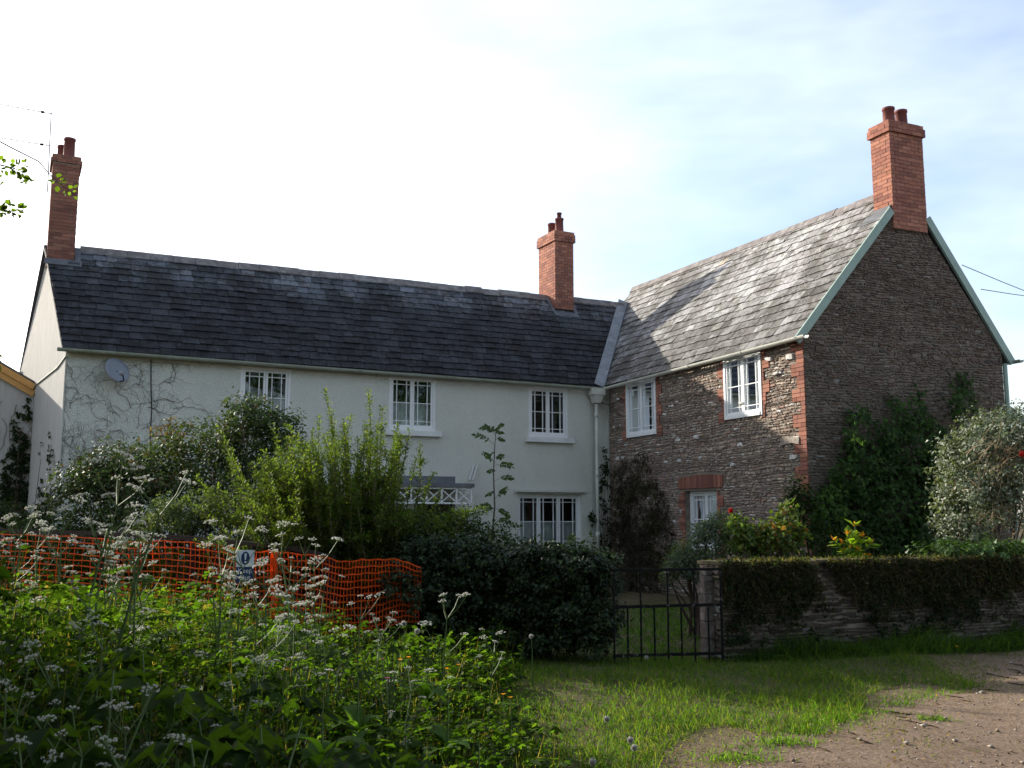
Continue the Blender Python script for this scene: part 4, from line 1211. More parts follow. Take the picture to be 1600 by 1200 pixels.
def stems(mb, base, targets, r0=.03, r1=.006, bend=.15, tint=None, seg=4, k=5):
    for t in targets:
        t = np.asarray(t, float); b = np.asarray(base, float) + np.array([rng.normal() * .06, rng.normal() * .06, 0])
        m = (b + t) / 2 + np.array([rng.normal() * bend, rng.normal() * bend, abs(rng.normal()) * bend])
        pts = [(1 - s) ** 2 * b + 2 * s * (1 - s) * m + s * s * t for s in np.linspace(0, 1, seg + 1)]
        mb.tube(pts, list(np.linspace(r0, r1, seg + 1)), k, False, tint)
def shrub(name, label, base, blobs, n_clumps, per, r, T, size, colors, mat, cat='shrub', group=None, up=.5, rnd=.6, var=.22, shell=.5, nst=14, p=None, zmin=None, bark='bark', r0=.025):
    root = empty(name, base, label, cat, group)
    pos, nr, cc = clump_points(blobs, n_clumps, per, r, shell, zmin)
    yd, no = orient(nr, up, rnd)
    sz = size * rng.uniform(.65, 1.3, len(pos))
    link(leaves_mesh('crown', T, pos, yd, no, sz, colors, var, p), 'crown', M[mat], root)
    mb = MB(); stems(mb, base, cc[rng.choice(len(cc), min(nst, len(cc)), replace=False)], r0, .005)
    mb.build('stem', M[bark], root)['kind'] = 'stuff'
    return root
def path_leaves(pts, per_m, T, size, spread, fwd=.6, up=.4):
    """leaves set along a polyline"""
    pts = np.array(pts); seg = np.linalg.norm(np.diff(pts, axis=0), axis=1); Ls = seg.sum()
    n = max(3, int(per_m * Ls)); s = np.sort(rng.random(n)) * Ls
    cum = np.concatenate([[0], np.cumsum(seg)])
    i = np.clip(np.searchsorted(cum, s) - 1, 0, len(seg) - 1)
    d = np.diff(pts, axis=0)[i] / seg[i][:, None]
    pos = pts[i] + d * (s - cum[i])[:, None]
    rd = rdir(n); rd = nrm(rd - d * (rd * d).sum(1, keepdims=True))
    yd = nrm(rd + d * fwd + UP * .15)
    pos = pos + rd * spread * rng.random((n, 1))
    no = nrm(np.cross(np.cross(yd, UP + rdir(n) * .5), yd) + UP * up)
    return pos, yd, no, size * rng.uniform(.6, 1.25, n)
def join(parts):
    return [np.concatenate([p[k] for p in parts]) for k in range(len(parts[0]))]
def gz(x, y): return float(ground_z(x, y))
def B(x, y, Y, rx, ry, rz):                    # an ellipsoid whose centre is seen at photo point x, y at distance Y
    return (at(x, y, Y), np.array([rx, ry, rz]))
def base_of(x, Y):
    p = at(x, 808, Y); return (p[0], p[1], gz(p[0], p[1]))

# ------------------------------------------------------------------ shrubs of the garden
shrub('rhododendron', 'broad dark glossy evergreen shrub below the satellite dish', base_of(270, 15.2),
      [B(215, 760, 15.3, .95, .8, .75), B(310, 745, 15.0, .75, .8, .85), B(255, 800, 14.8, 1.1, .8, .8), B(180, 770, 15.3, .7, .7, .65), B(150, 790, 15, .7, .7, .7), B(230, 850, 14.9, 1.3, .7, .6)],
      760, 28, .17, LEAF, .062, MIDG + [(.09, .12, .04), (.11, .065, .035)], 'leaf_semi', p=[.22, .22, .18, .2, .12, .06])
shrub('camellia', 'tall dark glossy shrub in front of the first upper window', base_of(395, 14.6),
      [B(395, 680, 14.6, .52, .55, .55), B(385, 740, 14.6, .75, .7, .8), B(400, 800, 14.6, .8, .7, .8), B(440, 690, 14.6, .35, .4, .42)],
      380, 28, .16, LEAF, .06, MIDG + [(.08, .10, .05), (.13, .05, .03)], 'leaf_semi', p=[.24, .24, .2, .2, .09, .03])
shrub('low_shrub', 'rounded low grey-green shrub behind the end of the orange mesh', base_of(330, 13.6),
      [B(330, 815, 13.6, .75, .6, .42), B(270, 820, 13.6, .5, .5, .35), B(400, 810, 13.5, .6, .5, .42)], 260, 30, .13, LEAF, .04, [(.085, .12, .05), (.06, .09, .035), (.11, .14, .07)], 'leaf')
shrub('bramble_patch', 'dark tangled bramble behind the mesh at the foot of the gable end', base_of(70, 16.0),
      [B(20, 835, 16.2, .8, .5, .5), B(90, 845, 15.6, .8, .5, .42), B(150, 850, 15.2, .7, .5, .4), B(-60, 830, 16.6, .9, .5, .6), B(50, 880, 15.6, 1.2, .5, .4)], 380, 24, .16, LEAF, .06, DARKG + [(.05, .08, .025)], 'leaf', cat='bramble')
# yellow-green shrub with long upright shoots
bs = base_of(560, 12.7)
yroot = empty('yellow_green_shrub', bs, 'large yellow-green shrub with long upright shoots in the middle of the garden', 'shrub')
TIPS = [(512, 610, 12.6), (520, 640, 12.6), (536, 655, 12.7), (548, 650, 12.8), (575, 610, 12.6), (595, 640, 12.6), (590, 665, 12.8), (560, 680, 12.4), (490, 670, 12.6), (448, 660, 12.8), (452, 690, 12.6), (425, 665, 12.8), (405, 720, 12.7), (400, 745, 12.6),
        (640, 672, 12.5), (660, 690, 12.5), (680, 738, 12.4), (650, 715, 12.5), (625, 690, 12.5), (620, 720, 12.3), (600, 690, 12.4), (470, 700, 12.4), (530, 690, 12.3), (575, 660, 12.9), (500, 650, 12.7), (620, 665, 12.9), (440, 730, 12.5), (690, 765, 12.3), (350, 690, 13.0), (340, 665, 13.2), (360, 740, 12.9)]
for _ in range(230):
    x = rng.normal(528, 92); y = rng.uniform(655, 855) + abs(x - 545) * .22
    if x > 635 and y < 800: y = rng.uniform(800, 850)
    TIPS.append((x, min(y, 850), rng.uniform(11.9, 13.3)))
for _ in range(60):
    TIPS.append((rng.uniform(385, 500), rng.uniform(700, 815), rng.uniform(12.4, 13.2)))
parts = []; mbs = MB()
for (x, y, Y) in TIPS:
    tip = at(x, y, Y)
    b = np.array(bs) + np.array([rng.normal() * .22, rng.normal() * .2, 0]); b = b + (np.array([tip[0], tip[1], 0]) - np.array([b[0], b[1], 0])) * .35
    m = b * .45 + tip * .55 + np.array([rng.normal() * .10, rng.normal() * .1, .12 + abs(rng.normal()) * .12])
    if tip[2] < 1.7: m[2] = tip[2] + .15
    pts = [(1 - s) ** 2 * b + 2 * s * (1 - s) * m + s * s * tip for s in np.linspace(0, 1, 8)]
    pts = [p + np.array([rng.normal(), rng.normal(), rng.normal()]) * .018 for p in pts]
    mbs.tube(pts, list(np.linspace(.014, .003, 8)), 4, False)
    parts.append(path_leaves(pts[2:], 240, LEAF, .038, .05, .8, .5))
    for q in range(6):                          # side sprigs
        k = rng.integers(2, 7); p0 = pts[k]; e = p0 + rdir(1)[0] * arr(.25, .22, .10)[0:3] * (1.15 - k * .12) + np.array([0, 0, .04])
        parts.append(path_leaves([p0, (p0 + e) / 2 + UP * .02, e], 320, LEAF, .034, .04, .7, .5))
pos, yd, no, sz = join(parts)
link(leaves_mesh('crown', LEAF, pos, yd, no, sz, YELG, .22), 'crown', M['leaf'], yroot)
mbs.build('stem', M['bark'], yroot)['kind'] = 'stuff'
shrub('dark_bush', 'dark spreading bush between the yellow-green shrub and the ground floor window', base_of(680, 12.9),
      [B(670, 855, 12.9, .9, .6, .46), B(735, 850, 12.8, .55, .5, .42), B(600, 850, 12.9, .8, .6, .5), B(695, 838, 13.2, .5, .5, .34), B(770, 865, 12.6, .35, .4, .3), B(530, 850, 12.5, 1.0, .5, .38), B(440, 845, 12.9, .8, .5, .36)], 560, 26, .15, LEAF, .042, DARKG + [(.07, .10, .03)], 'leaf', zmin=.1)
# fern fronds above the rhododendron
fr = empty('bracken', base_of(268, 15.6), 'dry brown bracken fronds standing above the dark shrub', 'fern')
parts = []; mb = MB()
for k in range(9):
    b = at(270 + rng.normal() * 5, 715, 15.7); t = at(270 + (k - 4) * 9 + rng.normal() * 3, 650 + abs(k - 4) * 4 + rng.random() * 8, 15.6)
    pts = [b + (t - b) * s + UP * .05 * math.sin(s * 3) for s in np.linspace(0, 1, 6)]
    mb.tube(pts, .005, 4, False, (.12, .07, .03)); parts.append(path_leaves(pts, 120, NARROW, .09, .01, .5, .2))
pos, yd, no, sz = join(parts)
link(leaves_mesh('frond', NARROW, pos, yd, no, sz, [(.13, .08, .04), (.16, .10, .05), (.09, .07, .03)]), 'frond', M['leaf'], fr); mb.build('stem', M['dead'], fr)['kind'] = 'stuff'

# ash sapling in front of the cream wall
sb = base_of(772, 17.2)
sap = empty('ash_sapling', sb, 'slender young ash sapling against the cream wall', 'sapling')
spts = [np.array(sb), at(768, 850, 17.2), at(773, 790, 17.2), at(771, 740, 17.2), at(773, 700, 17.2), at(775, 668, 17.2)]
mb = MB(); mb.tube(spts, [.022, .018, .014, .011, .008, .004], 6, False, (.12, .09, .06)); mb.build('trunk', M['bark'], sap)
parts = []; mb = MB()
for (y0, ang, l) in [(672, -1, .22), (672, 1, .22), (682, .5, .30), (690, -.9, .40), (692, .9, .42), (702, -1, .46), (712, 1, .45), (722, -.9, .46), (735, 1, .46), (742, -1, .42), (752, .9, .42), (768, 1, .40), (775, -1, .38), (795, .8, .4), (805, -.7, .4), (825, 1, .5), (835, .6, .5), (680, -.3, .25), (815, 1.2, .6), (800, -1, .45), (845, -.6, .4)]:
    p = at(773, y0 + rng.normal() * 5, 17.2); d = unit(arr(ang, rng.normal() * .9, .25 + rng.normal() * .3)); l *= rng.uniform(.6, 1.25)
    pts = [p + d * l * s * .8 + UP * l * (.30 * s - .34 * s * s) for s in np.linspace(0, 1, 6)]
    mb.tube(pts, .004, 4, False)
    n = 11; ps = []; ys = []
    for k in range(n):
        s = .35 + .65 * (k // 2) / (n // 2); i = s * 5; i0 = min(int(i), 4); c = pts[i0] + (pts[i0 + 1] - pts[i0]) * (i - i0)
        side = unit(np.cross(d, arr(0, -.8, .6)) + arr(0, .3, 0) * rng.normal()) * (1 if k % 2 else -1)
        ps.append(c); ys.append(unit(side * .8 + d * .7 - UP * .25 + rdir(1)[0] * .2) if k < n - 1 else unit(d - UP * .4))
    ps = np.array(ps); ys = np.array(ys); parts.append((ps, ys, nrm(arr(0, -.75, .55) + rdir(n) * .45), rng.uniform(.075, .105, n)))
pos, yd, no, sz = join(parts)
link(leaves_mesh('crown', LEAF, pos, yd, no, sz, [(.06, .10, .03), (.05, .085, .025)]), 'crown', M['leaf'], sap); mb.build('twig', M['stem'], sap)['kind'] = 'stuff'

# ivy-grown hedge left of the gate
h_a, h_b = P2(0.92, 11.38), P2(-1.15, 12.0)
hb = []
for s in np.linspace(0, 1, 9):
    c = h_a + (h_b - h_a) * s; top = 1.20 + .12 * s + .05 * math.sin(s * 9)
    hb.append((P2(c[0], c[1] + .1, top * .55), np.array([.36, .42, top * .52])))
    hb.append((P2(c[0], c[1] + .05, top * .3), np.array([.36, .46, top * .36])))
    hb.append((P2(c[0] , c[1] + .1, top - .22), np.array([.30, .40, .25])))
for s in np.linspace(0, 1, 9):
    c = h_a + (h_b - h_a) * s; hb.append((P2(c[0], c[1] - .12, .16), np.array([.34, .34, .24])))
hb.append((arr(-1.22, 11.62, .62), arr(.34, .36, .55))); hb.append((arr(-.9, 11.5, .5), arr(.4, .36, .45)))
hedge = shrub('ivy_hedge', 'dark clipped ivy hedge with sunlit top on the near side of the gate', (0.0, 11.6, 0.0), hb, 2300, 26, .10, IVY, .050, DARKG + [(.04, .07, .02), (.06, .10, .025)], 'leaf_gloss', cat='hedge', p=[.26, .24, .24, .14, .08, .04], zmin=.02, nst=6)
mb = MB(); mb.obox(h_a + UP * 0, unit(h_b - h_a), unit(np.cross(h_b - h_a, UP)), .5, np.linalg.norm(h_b - h_a), 0, .70, -.10, .06); mb.build('shade_core', M['dark_core'], hedge)  # dark block painting the hedge's inner shade

# climbers in the corner and on the wing
def climber(name, label, pts2, P, n, rr, count, T, size, colors, mat, cat='climber', stemcol='bark', depth=.12, stem_r=.012, nst=10, p=None, droop=.5):
    base = on_plane(pts2[0][0], pts2[0][1], P, n); base = (base[0] + n[0] * .1, base[1] + n[1] * .1, gz(base[0], base[1]))
    root = empty(name, base, label, cat)
    w = np.array([q[2] * q[3] for q in pts2], float); w /= w.sum()
    idx = rng.choice(len(pts2), count, p=w); pos = []
    for i in idx:
        x, y, sx, sy = pts2[i]
        r_ = math.sqrt(rng.random()); a = rng.random() * 6.283
        q = on_plane(x + sx * r_ * math.cos(a), y + sy * r_ * math.sin(a), P + n * depth * rng.random() * (1.4 - r_), n)
        pos.append(q)
    # gather leaves in clumps
    pos = np.array(pos); k = 7
    pos = np.repeat(pos, k, 0) + rdir(len(pos) * k) * rr * rng.random((len(pos) * k, 1))
    d = (pos - P) @ n; pos = pos + np.maximum(.03 - d, 0)[:, None] * n
    pos = pos[pos[:, 2] > .02]
    no = nrm(n + UP * .5 + rdir(len(pos)) * .6); yd = nrm(rdir(len(pos)) - UP * droop); yd = nrm(yd - no * (yd * no).sum(1, keepdims=True) * .8)
    link(leaves_mesh('foliage', T, pos, yd, no, size * rng.uniform(.6, 1.3, len(pos)), colors, .22, p), 'foliage', M[mat], root)
    mb = MB(); b = np.array(base)
    for q in range(nst):
        x, y, sx, sy = pts2[rng.choice(len(pts2), p=w)]
        t = on_plane(x + rng.normal() * sx * .4, y - sy * rng.random() * .7, P + n * .05, n)
        m = (b + t) / 2 + n * .04 + UP * .2
        mb.tube([(1 - s) ** 2 * b + 2 * s * (1 - s) * m + s * s * t for s in np.linspace(0, 1, 6)], list(np.linspace(stem_r, .004, 6)), 5, False, (.10, .075, .05))
    mb.build('stem', M[stemcol], root)['kind'] = 'stuff'
    return root
climber('pipe_creeper', 'thin dark creeper climbing the downpipe', [(944, 840, 12, 40), (945, 770, 9, 45), (944, 725, 6, 25), (930, 810, 12, 15), (948, 880, 12, 30)], Pm + mn * .12, mn, .07, 150, IVY, .06, DARKG, 'leaf')
climber('brown_climber', 'mass of withered brown climber in the corner of the stone wing', [(985, 870, 34, 60), (1000, 800, 42, 60), (975, 760, 22, 45), (1005, 740, 18, 35), (1030, 840, 24, 60), (1000, 900, 45, 50), (965, 820, 14, 60)], Pw, wn, .14, 900, NARROW, .10, [(.05, .04, .025), (.035, .03, .02), (.04, .05, .02), (.065, .05, .03)], 'leaf', depth=.3, nst=30, droop=1.2)
climber('gable_climber', 'dark leafy climber spreading over the stone gable', [(1340, 680, 22, 45), (1395, 665, 22, 40), (1430, 640, 16, 40), (1505, 625, 20, 45), (1360, 740, 60, 50), (1440, 710, 50, 60), (1330, 800, 60, 50), (1410, 790, 70, 60), (1480, 760, 40, 90), (1300, 850, 40, 35), (1380, 850, 70, 40), (1460, 850, 50, 40), (1295, 790, 25, 30)], GP, gn, .16, 1500, LEAF, .095, [(.035, .075, .018), (.05, .10, .022), (.028, .055, .015), (.06, .11, .03)], 'leaf', depth=.75, nst=26)
climber('wall_ivy', 'dark ivy climbing beside the gable end', [(30, 690, 9, 50), (38, 740, 10, 60), (18, 760, 18, 60), (10, 800, 20, 30), (35, 800, 14, 40), (42, 650, 4, 30)], ep, mn, .07, 260, IVY, .075, DARKG, 'leaf')
climber('gable_ivy', 'narrow ivy runners at the foot of the roughcast gable end', [(65, 720, 2, 35), (79, 715, 3, 40), (92, 745, 2, 25), (66, 775, 8, 22), (80, 780, 5, 25), (93, 785, 4, 20), (72, 800, 16, 16)], g0, ln, .05, 120, IVY, .06, DARKG, 'leaf', depth=.06)
# bare creeper stems on the cream wall
cr = empty('bare_creeper', tuple(Pm + md * .6 + mn * .05), 'bare brown creeper stems spread over the cream wall near the satellite dish', 'creeper')
mb = MB()
def tendril(p, ang, length, r, depth):
    pts = [p]; a = ang
    for k in range(max(3, int(length / .05))):
        a += rng.normal() * .38; step = .05
        u = pts[-1][0] + math.cos(a) * step; z = min(pts[-1][1] + math.sin(a) * step, 4.58)
        u = max(u, .03)
        pts.append((u, z))
        if depth < 3 and rng.random() < .20: tendril(pts[-1], a + rng.choice([-1, 1]) * rng.uniform(.5, 1.1), length * rng.uniform(.25, .6), r * .6, depth + 1)
    w = [Pm + md * u + mn * (.008 + r) + UP * z for u, z in pts]
    mb.tube(w, list(np.linspace(r, r * .4, len(w))), 4, False, (.13, .10, .075))
for k in range(34):
    tendril((rng.uniform(.03, 1.6), rng.uniform(2.2, 4.2)), rng.uniform(.4, 2.0), rng.uniform(.5, 1.3), rng.uniform(.003, .006), 0)
for k in range(8):
    tendril((rng.uniform(1.0, 2.0), rng.uniform(3.6, 4.3)), rng.uniform(-.2, .8), rng.uniform(.5, .9), .005, 1)
mb.build('stem', M['dead'], cr)['kind'] = 'stuff'
mb = MB(); cr2 = empty('extension_creeper', tuple(ep - md * .3 + mn * .05), 'bare creeper stems on the wall of the side extension', 'creeper')
for k in range(12):
    p = ep + md * (-.1 - rng.random() * .7) + mn * .02 + UP * rng.uniform(2.4, 3.2); pts = [p]
    for j in range(9): pts.append(pts[-1] + md * rng.normal() * .05 + UP * .09)
    mb.tube(pts, .006, 4, False, (.13, .09, .06))
mb.build('stem', M['dead'], cr2)['kind'] = 'stuff'

# shrubs behind the wall
shrub('grey_leaved_shrub', 'grey-green small-leaved shrub beside the gate pier under the ground floor window', base_of(1090, 13.6),
      [B(1108, 858, 13.6, .34, .35, .40), B(1080, 890, 13.5, .36, .4, .36), B(1124, 835, 13.7, .22, .25, .28), B(1066, 905, 13.5, .3, .3, .32)], 260, 26, .11, LEAF, .042, [(.09, .12, .08), (.07, .10, .06), (.12, .15, .11)], 'leaf', zmin=.05)
rs = base_of(1165, 13.2)
rose = shrub('rose_bush', 'leggy rose bush with one red bloom behind the garden wall', rs,
      [B(1150, 840, 13.2, .22, .25, .28), B(1165, 862, 13.2, .3, .25, .15), B(1185, 850, 13.4, .2, .2, .3)], 60, 16, .12, LEAF, .075, [(.08, .13, .03), (.06, .10, .025), (.12, .14, .04)], 'leaf', up=.3)
rp0 = at(1142, 798, 13.2); mb = MB(); mb.tube([np.array(rs), at(1150, 850, 13.2), rp0], [.012, .008, .004], 5, False); mb.build('flower_stem', M['stem'], rose)
pos = rp0 + rdir(60) * .02 * rng.random((60, 1)) ** .5; no = nrm(pos - rp0)
link(leaves_mesh('bloom', ROUND, pos, nrm(rdir(60) + UP * .3), no, np.full(60, .03), [(.30, .012, .016), (.5, .02, .02)], .15), 'bloom', M['leaf'], rose)
shrub('young_shrub', 'small leafy bush with reddish tips behind the middle of the wall', base_of(1225, 13.3),
      [B(1222, 840, 13.3, .28, .25, .25), B(1235, 815, 13.3, .12, .12, .28), B(1210, 860, 13.3, .3, .25, .15)], 60, 14, .13, LEAF, .085, [(.07, .11, .03), (.10, .13, .035), (.20, .10, .03)], 'leaf', p=[.5, .4, .1], up=.3)
shrub('corner_shrub', 'dark green shrub at the foot of the stone wing corner', base_of(1255, 15.6),
      [B(1250, 810, 15.6, .3, .3, .55), B(1265, 850, 15.5, .45, .4, .4), B(1190, 870, 15.2, .6, .4, .3)], 160, 22, .14, LEAF, .065, DARKG + [(.05, .09, .03)], 'leaf')
# bright leaved young plant on the wall
lp = empty('long_leaved_shrub', base_of(1335, 12.75), 'yellow-green long-leaved plant with orange tips above the garden wall', 'shrub')
parts = []; tp = []; mb = MB()
for (x, y) in ((1302, 845), (1315, 850), (1336, 822), (1325, 835), (1350, 838), (1362, 850), (1344, 860), (1318, 862), (1330, 855), (1356, 868)):
    b = at(1335 + rng.normal() * 6, 885, 12.75); t = at(x, y, 12.75 + rng.normal() * .1); b = at(1335, 885, 12.75); b[2] = .9
    pts = [b + (t - b) * s + UP * .05 * math.sin(3 * s) for s in np.linspace(0, 1, 5)]
    mb.tube(pts, .005, 4, False); parts.append(path_leaves(pts[1:], 42, NARROW, .13, .01, .6, .5))
    tp.append(t)
pos, yd, no, sz = join(parts)
link(leaves_mesh('crown', LEAF, pos, yd, no, sz, [(.14, .22, .035), (.12, .19, .03), (.18, .24, .05)]), 'crown', M['leaf_thin'], lp)
tp = np.repeat(np.array(tp), 4, 0); link(leaves_mesh('young_leaf', LEAF, tp, nrm(rdir(len(tp)) + UP), rdir(len(tp)), np.full(len(tp), .08), [(.34, .12, .03), (.28, .16, .03)]), 'young_leaf', M['leaf_thin'], lp)['kind'] = 'stuff'
mb.tube([arr(*base_of(1335, 12.75))[0:3], at(1335, 885, 12.75) * arr(1, 1, 0) + arr(0, 0, .9)], .012, 5); mb.build('stem', M['stem'], lp)['kind'] = 'stuff'
# big grey bush at the right
gb_ = base_of(1560, 14.7)
bush = shrub('silver_bush', 'large grey-green bush with brown dead twigs beside the stone gable', gb_,
      [B(1555, 745, 14.7, .85, .75, .90), B(1515, 800, 14.6, .55, .6, .7), B(1590, 700, 14.8, .75, .7, .70), B(1600, 800, 14.5, .8, .7, .85), B(1500, 850, 14.5, .4, .5, .45), B(1640, 740, 14.8, .8, .8, .9)],
      1000, 24, .15, LEAF, .058, GREYG, 'leaf_gloss', zmin=.1, nst=24, up=.35)
mb = MB(); dp = []
for k in range(320):
    x = rng.normal(1575, 28); y = rng.uniform(690, 850); p = at(x, y, 14.02 + rng.random() * .35); d = unit(arr(rng.normal() * .5 + .25, -.5, rng.normal() * .6 + .35)); l = rng.uniform(.15, .45)
    pts = [p, p + d * l * .5 + rdir(1)[0] * .03, p + d * l]
    mb.tube(pts, [.005, .0035, .0015], 3, False, [(.20, .15, .09), (.25, .19, .12), (.14, .10, .06)][k % 3])
mb.build('dead_twig', M['dead'], bush)['kind'] = 'stuff'
rp1 = at(1597, 709, 13.9); mb = MB(); mb.lathe(rp1, [(.0, -.05), (.035, -.03), (.045, .0), (.03, .035), (.0, .045)], 8, (.4, .03, .02)); mb.build('red_bud', M['leaf'], bush)
# ivy on the end of the wall and scrub hanging on its face
pos, nr, cc = clump_points([(w_a + gwd * u + UP * (WH + .06) - gwn * .2, np.array([.45, .4, .17])) for u in np.linspace(3.6, 6.5, 8)], 190, 22, .11, .4)
yd, no = orient(nr, .6, .5)
wi = empty('wall_top_ivy', tuple(w_a + gwd * 4.7 + UP * WH), 'bright ivy trailing over the top of the garden wall beside the grey bush', 'ivy')
link(leaves_mesh('foliage', IVY, pos, yd, no, .07 * rng.uniform(.6, 1.2, len(pos)), [(.05, .10, .022), (.07, .125, .03), (.04, .075, .02)]), 'foliage', M['leaf_gloss'], wi)
sv = []; sf = []; st = []; so = 0
def scrub(n, T, smin, smax, cols, zs, thresh, dn):
    global so
    nc = n // 12
    uu = rng.uniform(0, 6.5, nc); zz = WH + .03 - np.abs(rng.normal(size=nc)) * zs
    k = (np.sin(uu * 2.2 + 1) + .7 * np.sin(uu * 5.7 + zz * 3) + .5 * np.sin(uu * 11 + zz * 9) + rng.normal(size=nc) * .5 > thresh) & (zz > .12)
    c = w_a + gwd * uu[k][:, None] + UP * zz[k][:, None] + gwn * (.05 + .05 * rng.random((k.sum(), 1)))
    pos = np.repeat(c, 12, 0) + rdir(len(c) * 12) * arr(.09, .03, .09) * rng.random((len(c) * 12, 1))
    m = len(pos); no = nrm(gwn + UP * .3 + rdir(m) * .7); yd = nrm(-UP * dn + rdir(m))
    V, F = scatter(T, pos, yd, no, rng.uniform(smin, smax, m))
    sv.append(V); sf.append(F + so); st.append(tints(cols, m, len(T[0]), .25)); so += len(V)
BR = [(.065, .05, .028), (.05, .042, .024), (.042, .052, .02), (.09, .075, .04)]
scrub(24000, NARROW, .03, .09, BR, .24, -1.2, .5)
scrub(12000, LEAF, .018, .04, [(.035, .05, .018), (.05, .06, .022), (.06, .045, .028)], .46, -.8, .3)
scrub(12000, IVY, .03, .06, DARKG, .6, -.1, .6)
m = 2600; uu = rng.uniform(0, 6.5, m); pos = w_a + gwd * uu[:, None] + UP * (WH + .03) - gwn * (.42 * rng.random((m, 1)) - .03)
V, F = scatter(NARROW, pos, nrm(UP * .5 + rdir(m)), rdir(m), rng.uniform(.02, .07, m)); sv.append(V); sf.append(F + so); st.append(tints([(.08, .09, .03), (.12, .10, .05), (.06, .08, .025)], m, 4, .25))
ws = link(mesh_np('wall_scrub', np.concatenate(sv), np.concatenate(sf), np.concatenate(st)), 'wall_scrub', M['leaf'])
tag(ws, 'dry brown scrub and moss hanging on the garden wall', kind='stuff')

# ------------------------------------------------------------------ hawthorn off the left edge; its boughs reach into the picture and shade the bank
tb = (-6.9, 7.4, gz(-6.9, 7.4))
tree = empty('hawthorn_tree', tb, 'hawthorn tree whose leafy boughs reach in beside the far chimney', 'tree')
mb = MB(); mb.tube([np.array(tb) - UP * .1, arr(-6.85, 7.35, 1.2), arr(-6.95, 7.3, 2.4), arr(-6.8, 7.2, 3.6), arr(-6.7, 7.1, 4.8)], [.16, .13, .11, .08, .04], 8, False)
tblobs = [(arr(-7.0, 7.2, 3.4), arr(1.7, 1.3, 1.4)), (arr(-6.9, 6.4, 4.7), arr(1.6, 1.2, 1.1)), (arr(-7.0, 6.6, 2.2), arr(1.6, 1.4, 1.0)), (arr(-8.4, 7.4, 4.2), arr(1.4, 1.2, 1.1)), (arr(-5.9, 5.6, 3.2), arr(1.3, 1.1, 1.2)), (arr(-6.0, 8.0, 3.1), arr(1.0, .85, 1.3)), (arr(-6.4, 8.3, 4.4), arr(.9, .6, .7)), (arr(-7.6, 7.4, 6.0), arr(2.0, 1.2, 1.4)), (arr(-5.6, 6.6, 2.0), arr(1.0, 1.2, 1.0)), (arr(-7.0, 8.8, 3.6), arr(1.1, .7, 1.3)), (arr(-6.6, 5.0, 5.4), arr(1.7, 1.4, 1.3)), (arr(-4.9, 4.3, 2.7), arr(1.1, 1.1, 1.2))]
pos, nr, cc = clump_points(tblobs, 6400, 24, .28, .1)
yd, no = orient(nr, .5, .7)
bl = []
for pts2, Y in (([(-60, 240), (-10, 255), (20, 262), (40, 272)], 6.0), ([(-50, 300), (-10, 325), (15, 330), (38, 330)], 6.0), ([(-40, 200), (20, 232), (60, 252), (80, 275), (100, 292), (118, 305)], 6.2), ([(-50, 545), (-20, 560), (0, 565)], 6.0), ([(-60, 250), (-30, 280), (-5, 300)], 6.0)):
    pts = [at(x, y, Y) for x, y in pts2]
    mb.tube([arr(-6.8, 7.2, 3.4 if pts[0][2] > 2.6 else 2.2)] + pts, [.012] + list(np.linspace(.0055, .002, len(pts))), 5, False)
    k0 = 0 if len(pts) < 6 else 3
    bl.append(path_leaves(pts[k0:], 150 if len(pts) < 6 else 90, ROUND, .035, .03, .4, .4))
    if len(pts) < 6 and pts[0][2] > 2.6:
        for q in pts[1:]:
            e = q + rdir(1)[0] * .10; bl.append(path_leaves([q, e], 160, ROUND, .035, .03, .4, .4))
bp, by, bn, bsz = join(bl)
V1, F1 = scatter(LEAF, pos, yd, no, .06 * rng.uniform(.7, 1.3, len(pos)))
TG = [(.06, .10, .025), (.08, .13, .03), (.05, .085, .02)]
link(mesh_np('crown', V1, F1, tints(TG, len(pos), 4)), 'crown', M['leaf_shade'], tree)
V2, F2 = scatter(ROUND, bp, by, bn, bsz)
link(mesh_np('bough_foliage', V2, F2, tints([(.10, .16, .03), (.08, .13, .028), (.06, .09, .03)], len(bp), 6)), 'bough_foliage', M['leaf_thin'], tree)['kind'] = 'stuff'  # bough leaves coloured brighter than the crown's, to look sunlit
stems(mb, (-6.85, 7.3, 2.0), cc[rng.choice(len(cc), 26, replace=False)], .04, .008, .3)
mb.build('trunk', M['bark'], tree)

# ------------------------------------------------------------------ hedgerow on the other side of the lane, behind the viewer
blobs = []
for k in range(26):
    x = -15 + 1.3 * k; blobs.append((arr(x, -6.0 - .35 * x * .3 + rng.normal() * .3, 1.7), arr(1.1, .9, 1.9 + rng.random() * .5)))
for k in range(12):
    x = -14 + 4.2 * k; blobs.append((arr(x, -9.5 + .1 * x + rng.normal() * .5, 5.5 + rng.random() * 2 + (2.0 if x > 8 else 0)), arr(2.9, 2.2, 3.4 + (1.5 if x > 8 else 0))))
for k in range(9):  # unseen row added on the left to block sky light
    blobs.append((arr(-6.9 + rng.normal() * .2, 4.6 - 1.3 * k, 2.0), arr(1.0, 1.0, 2.2 + rng.random() * .6)))
pos, nr, cc = clump_points(blobs, 4200, 16, .5, .4)
yd, no = orient(nr, .4, .7)
hr = link(leaves_mesh('hedgerow', LEAF, pos, yd, no,   .30 * rng.uniform(.7, 1.3, len(pos)), GREEN, .2), 'hedgerow', M['leaf'])
tag(hr, 'dense hedgerow along the far side of the lane, plus an added left row dimming skylight', kind='stuff')
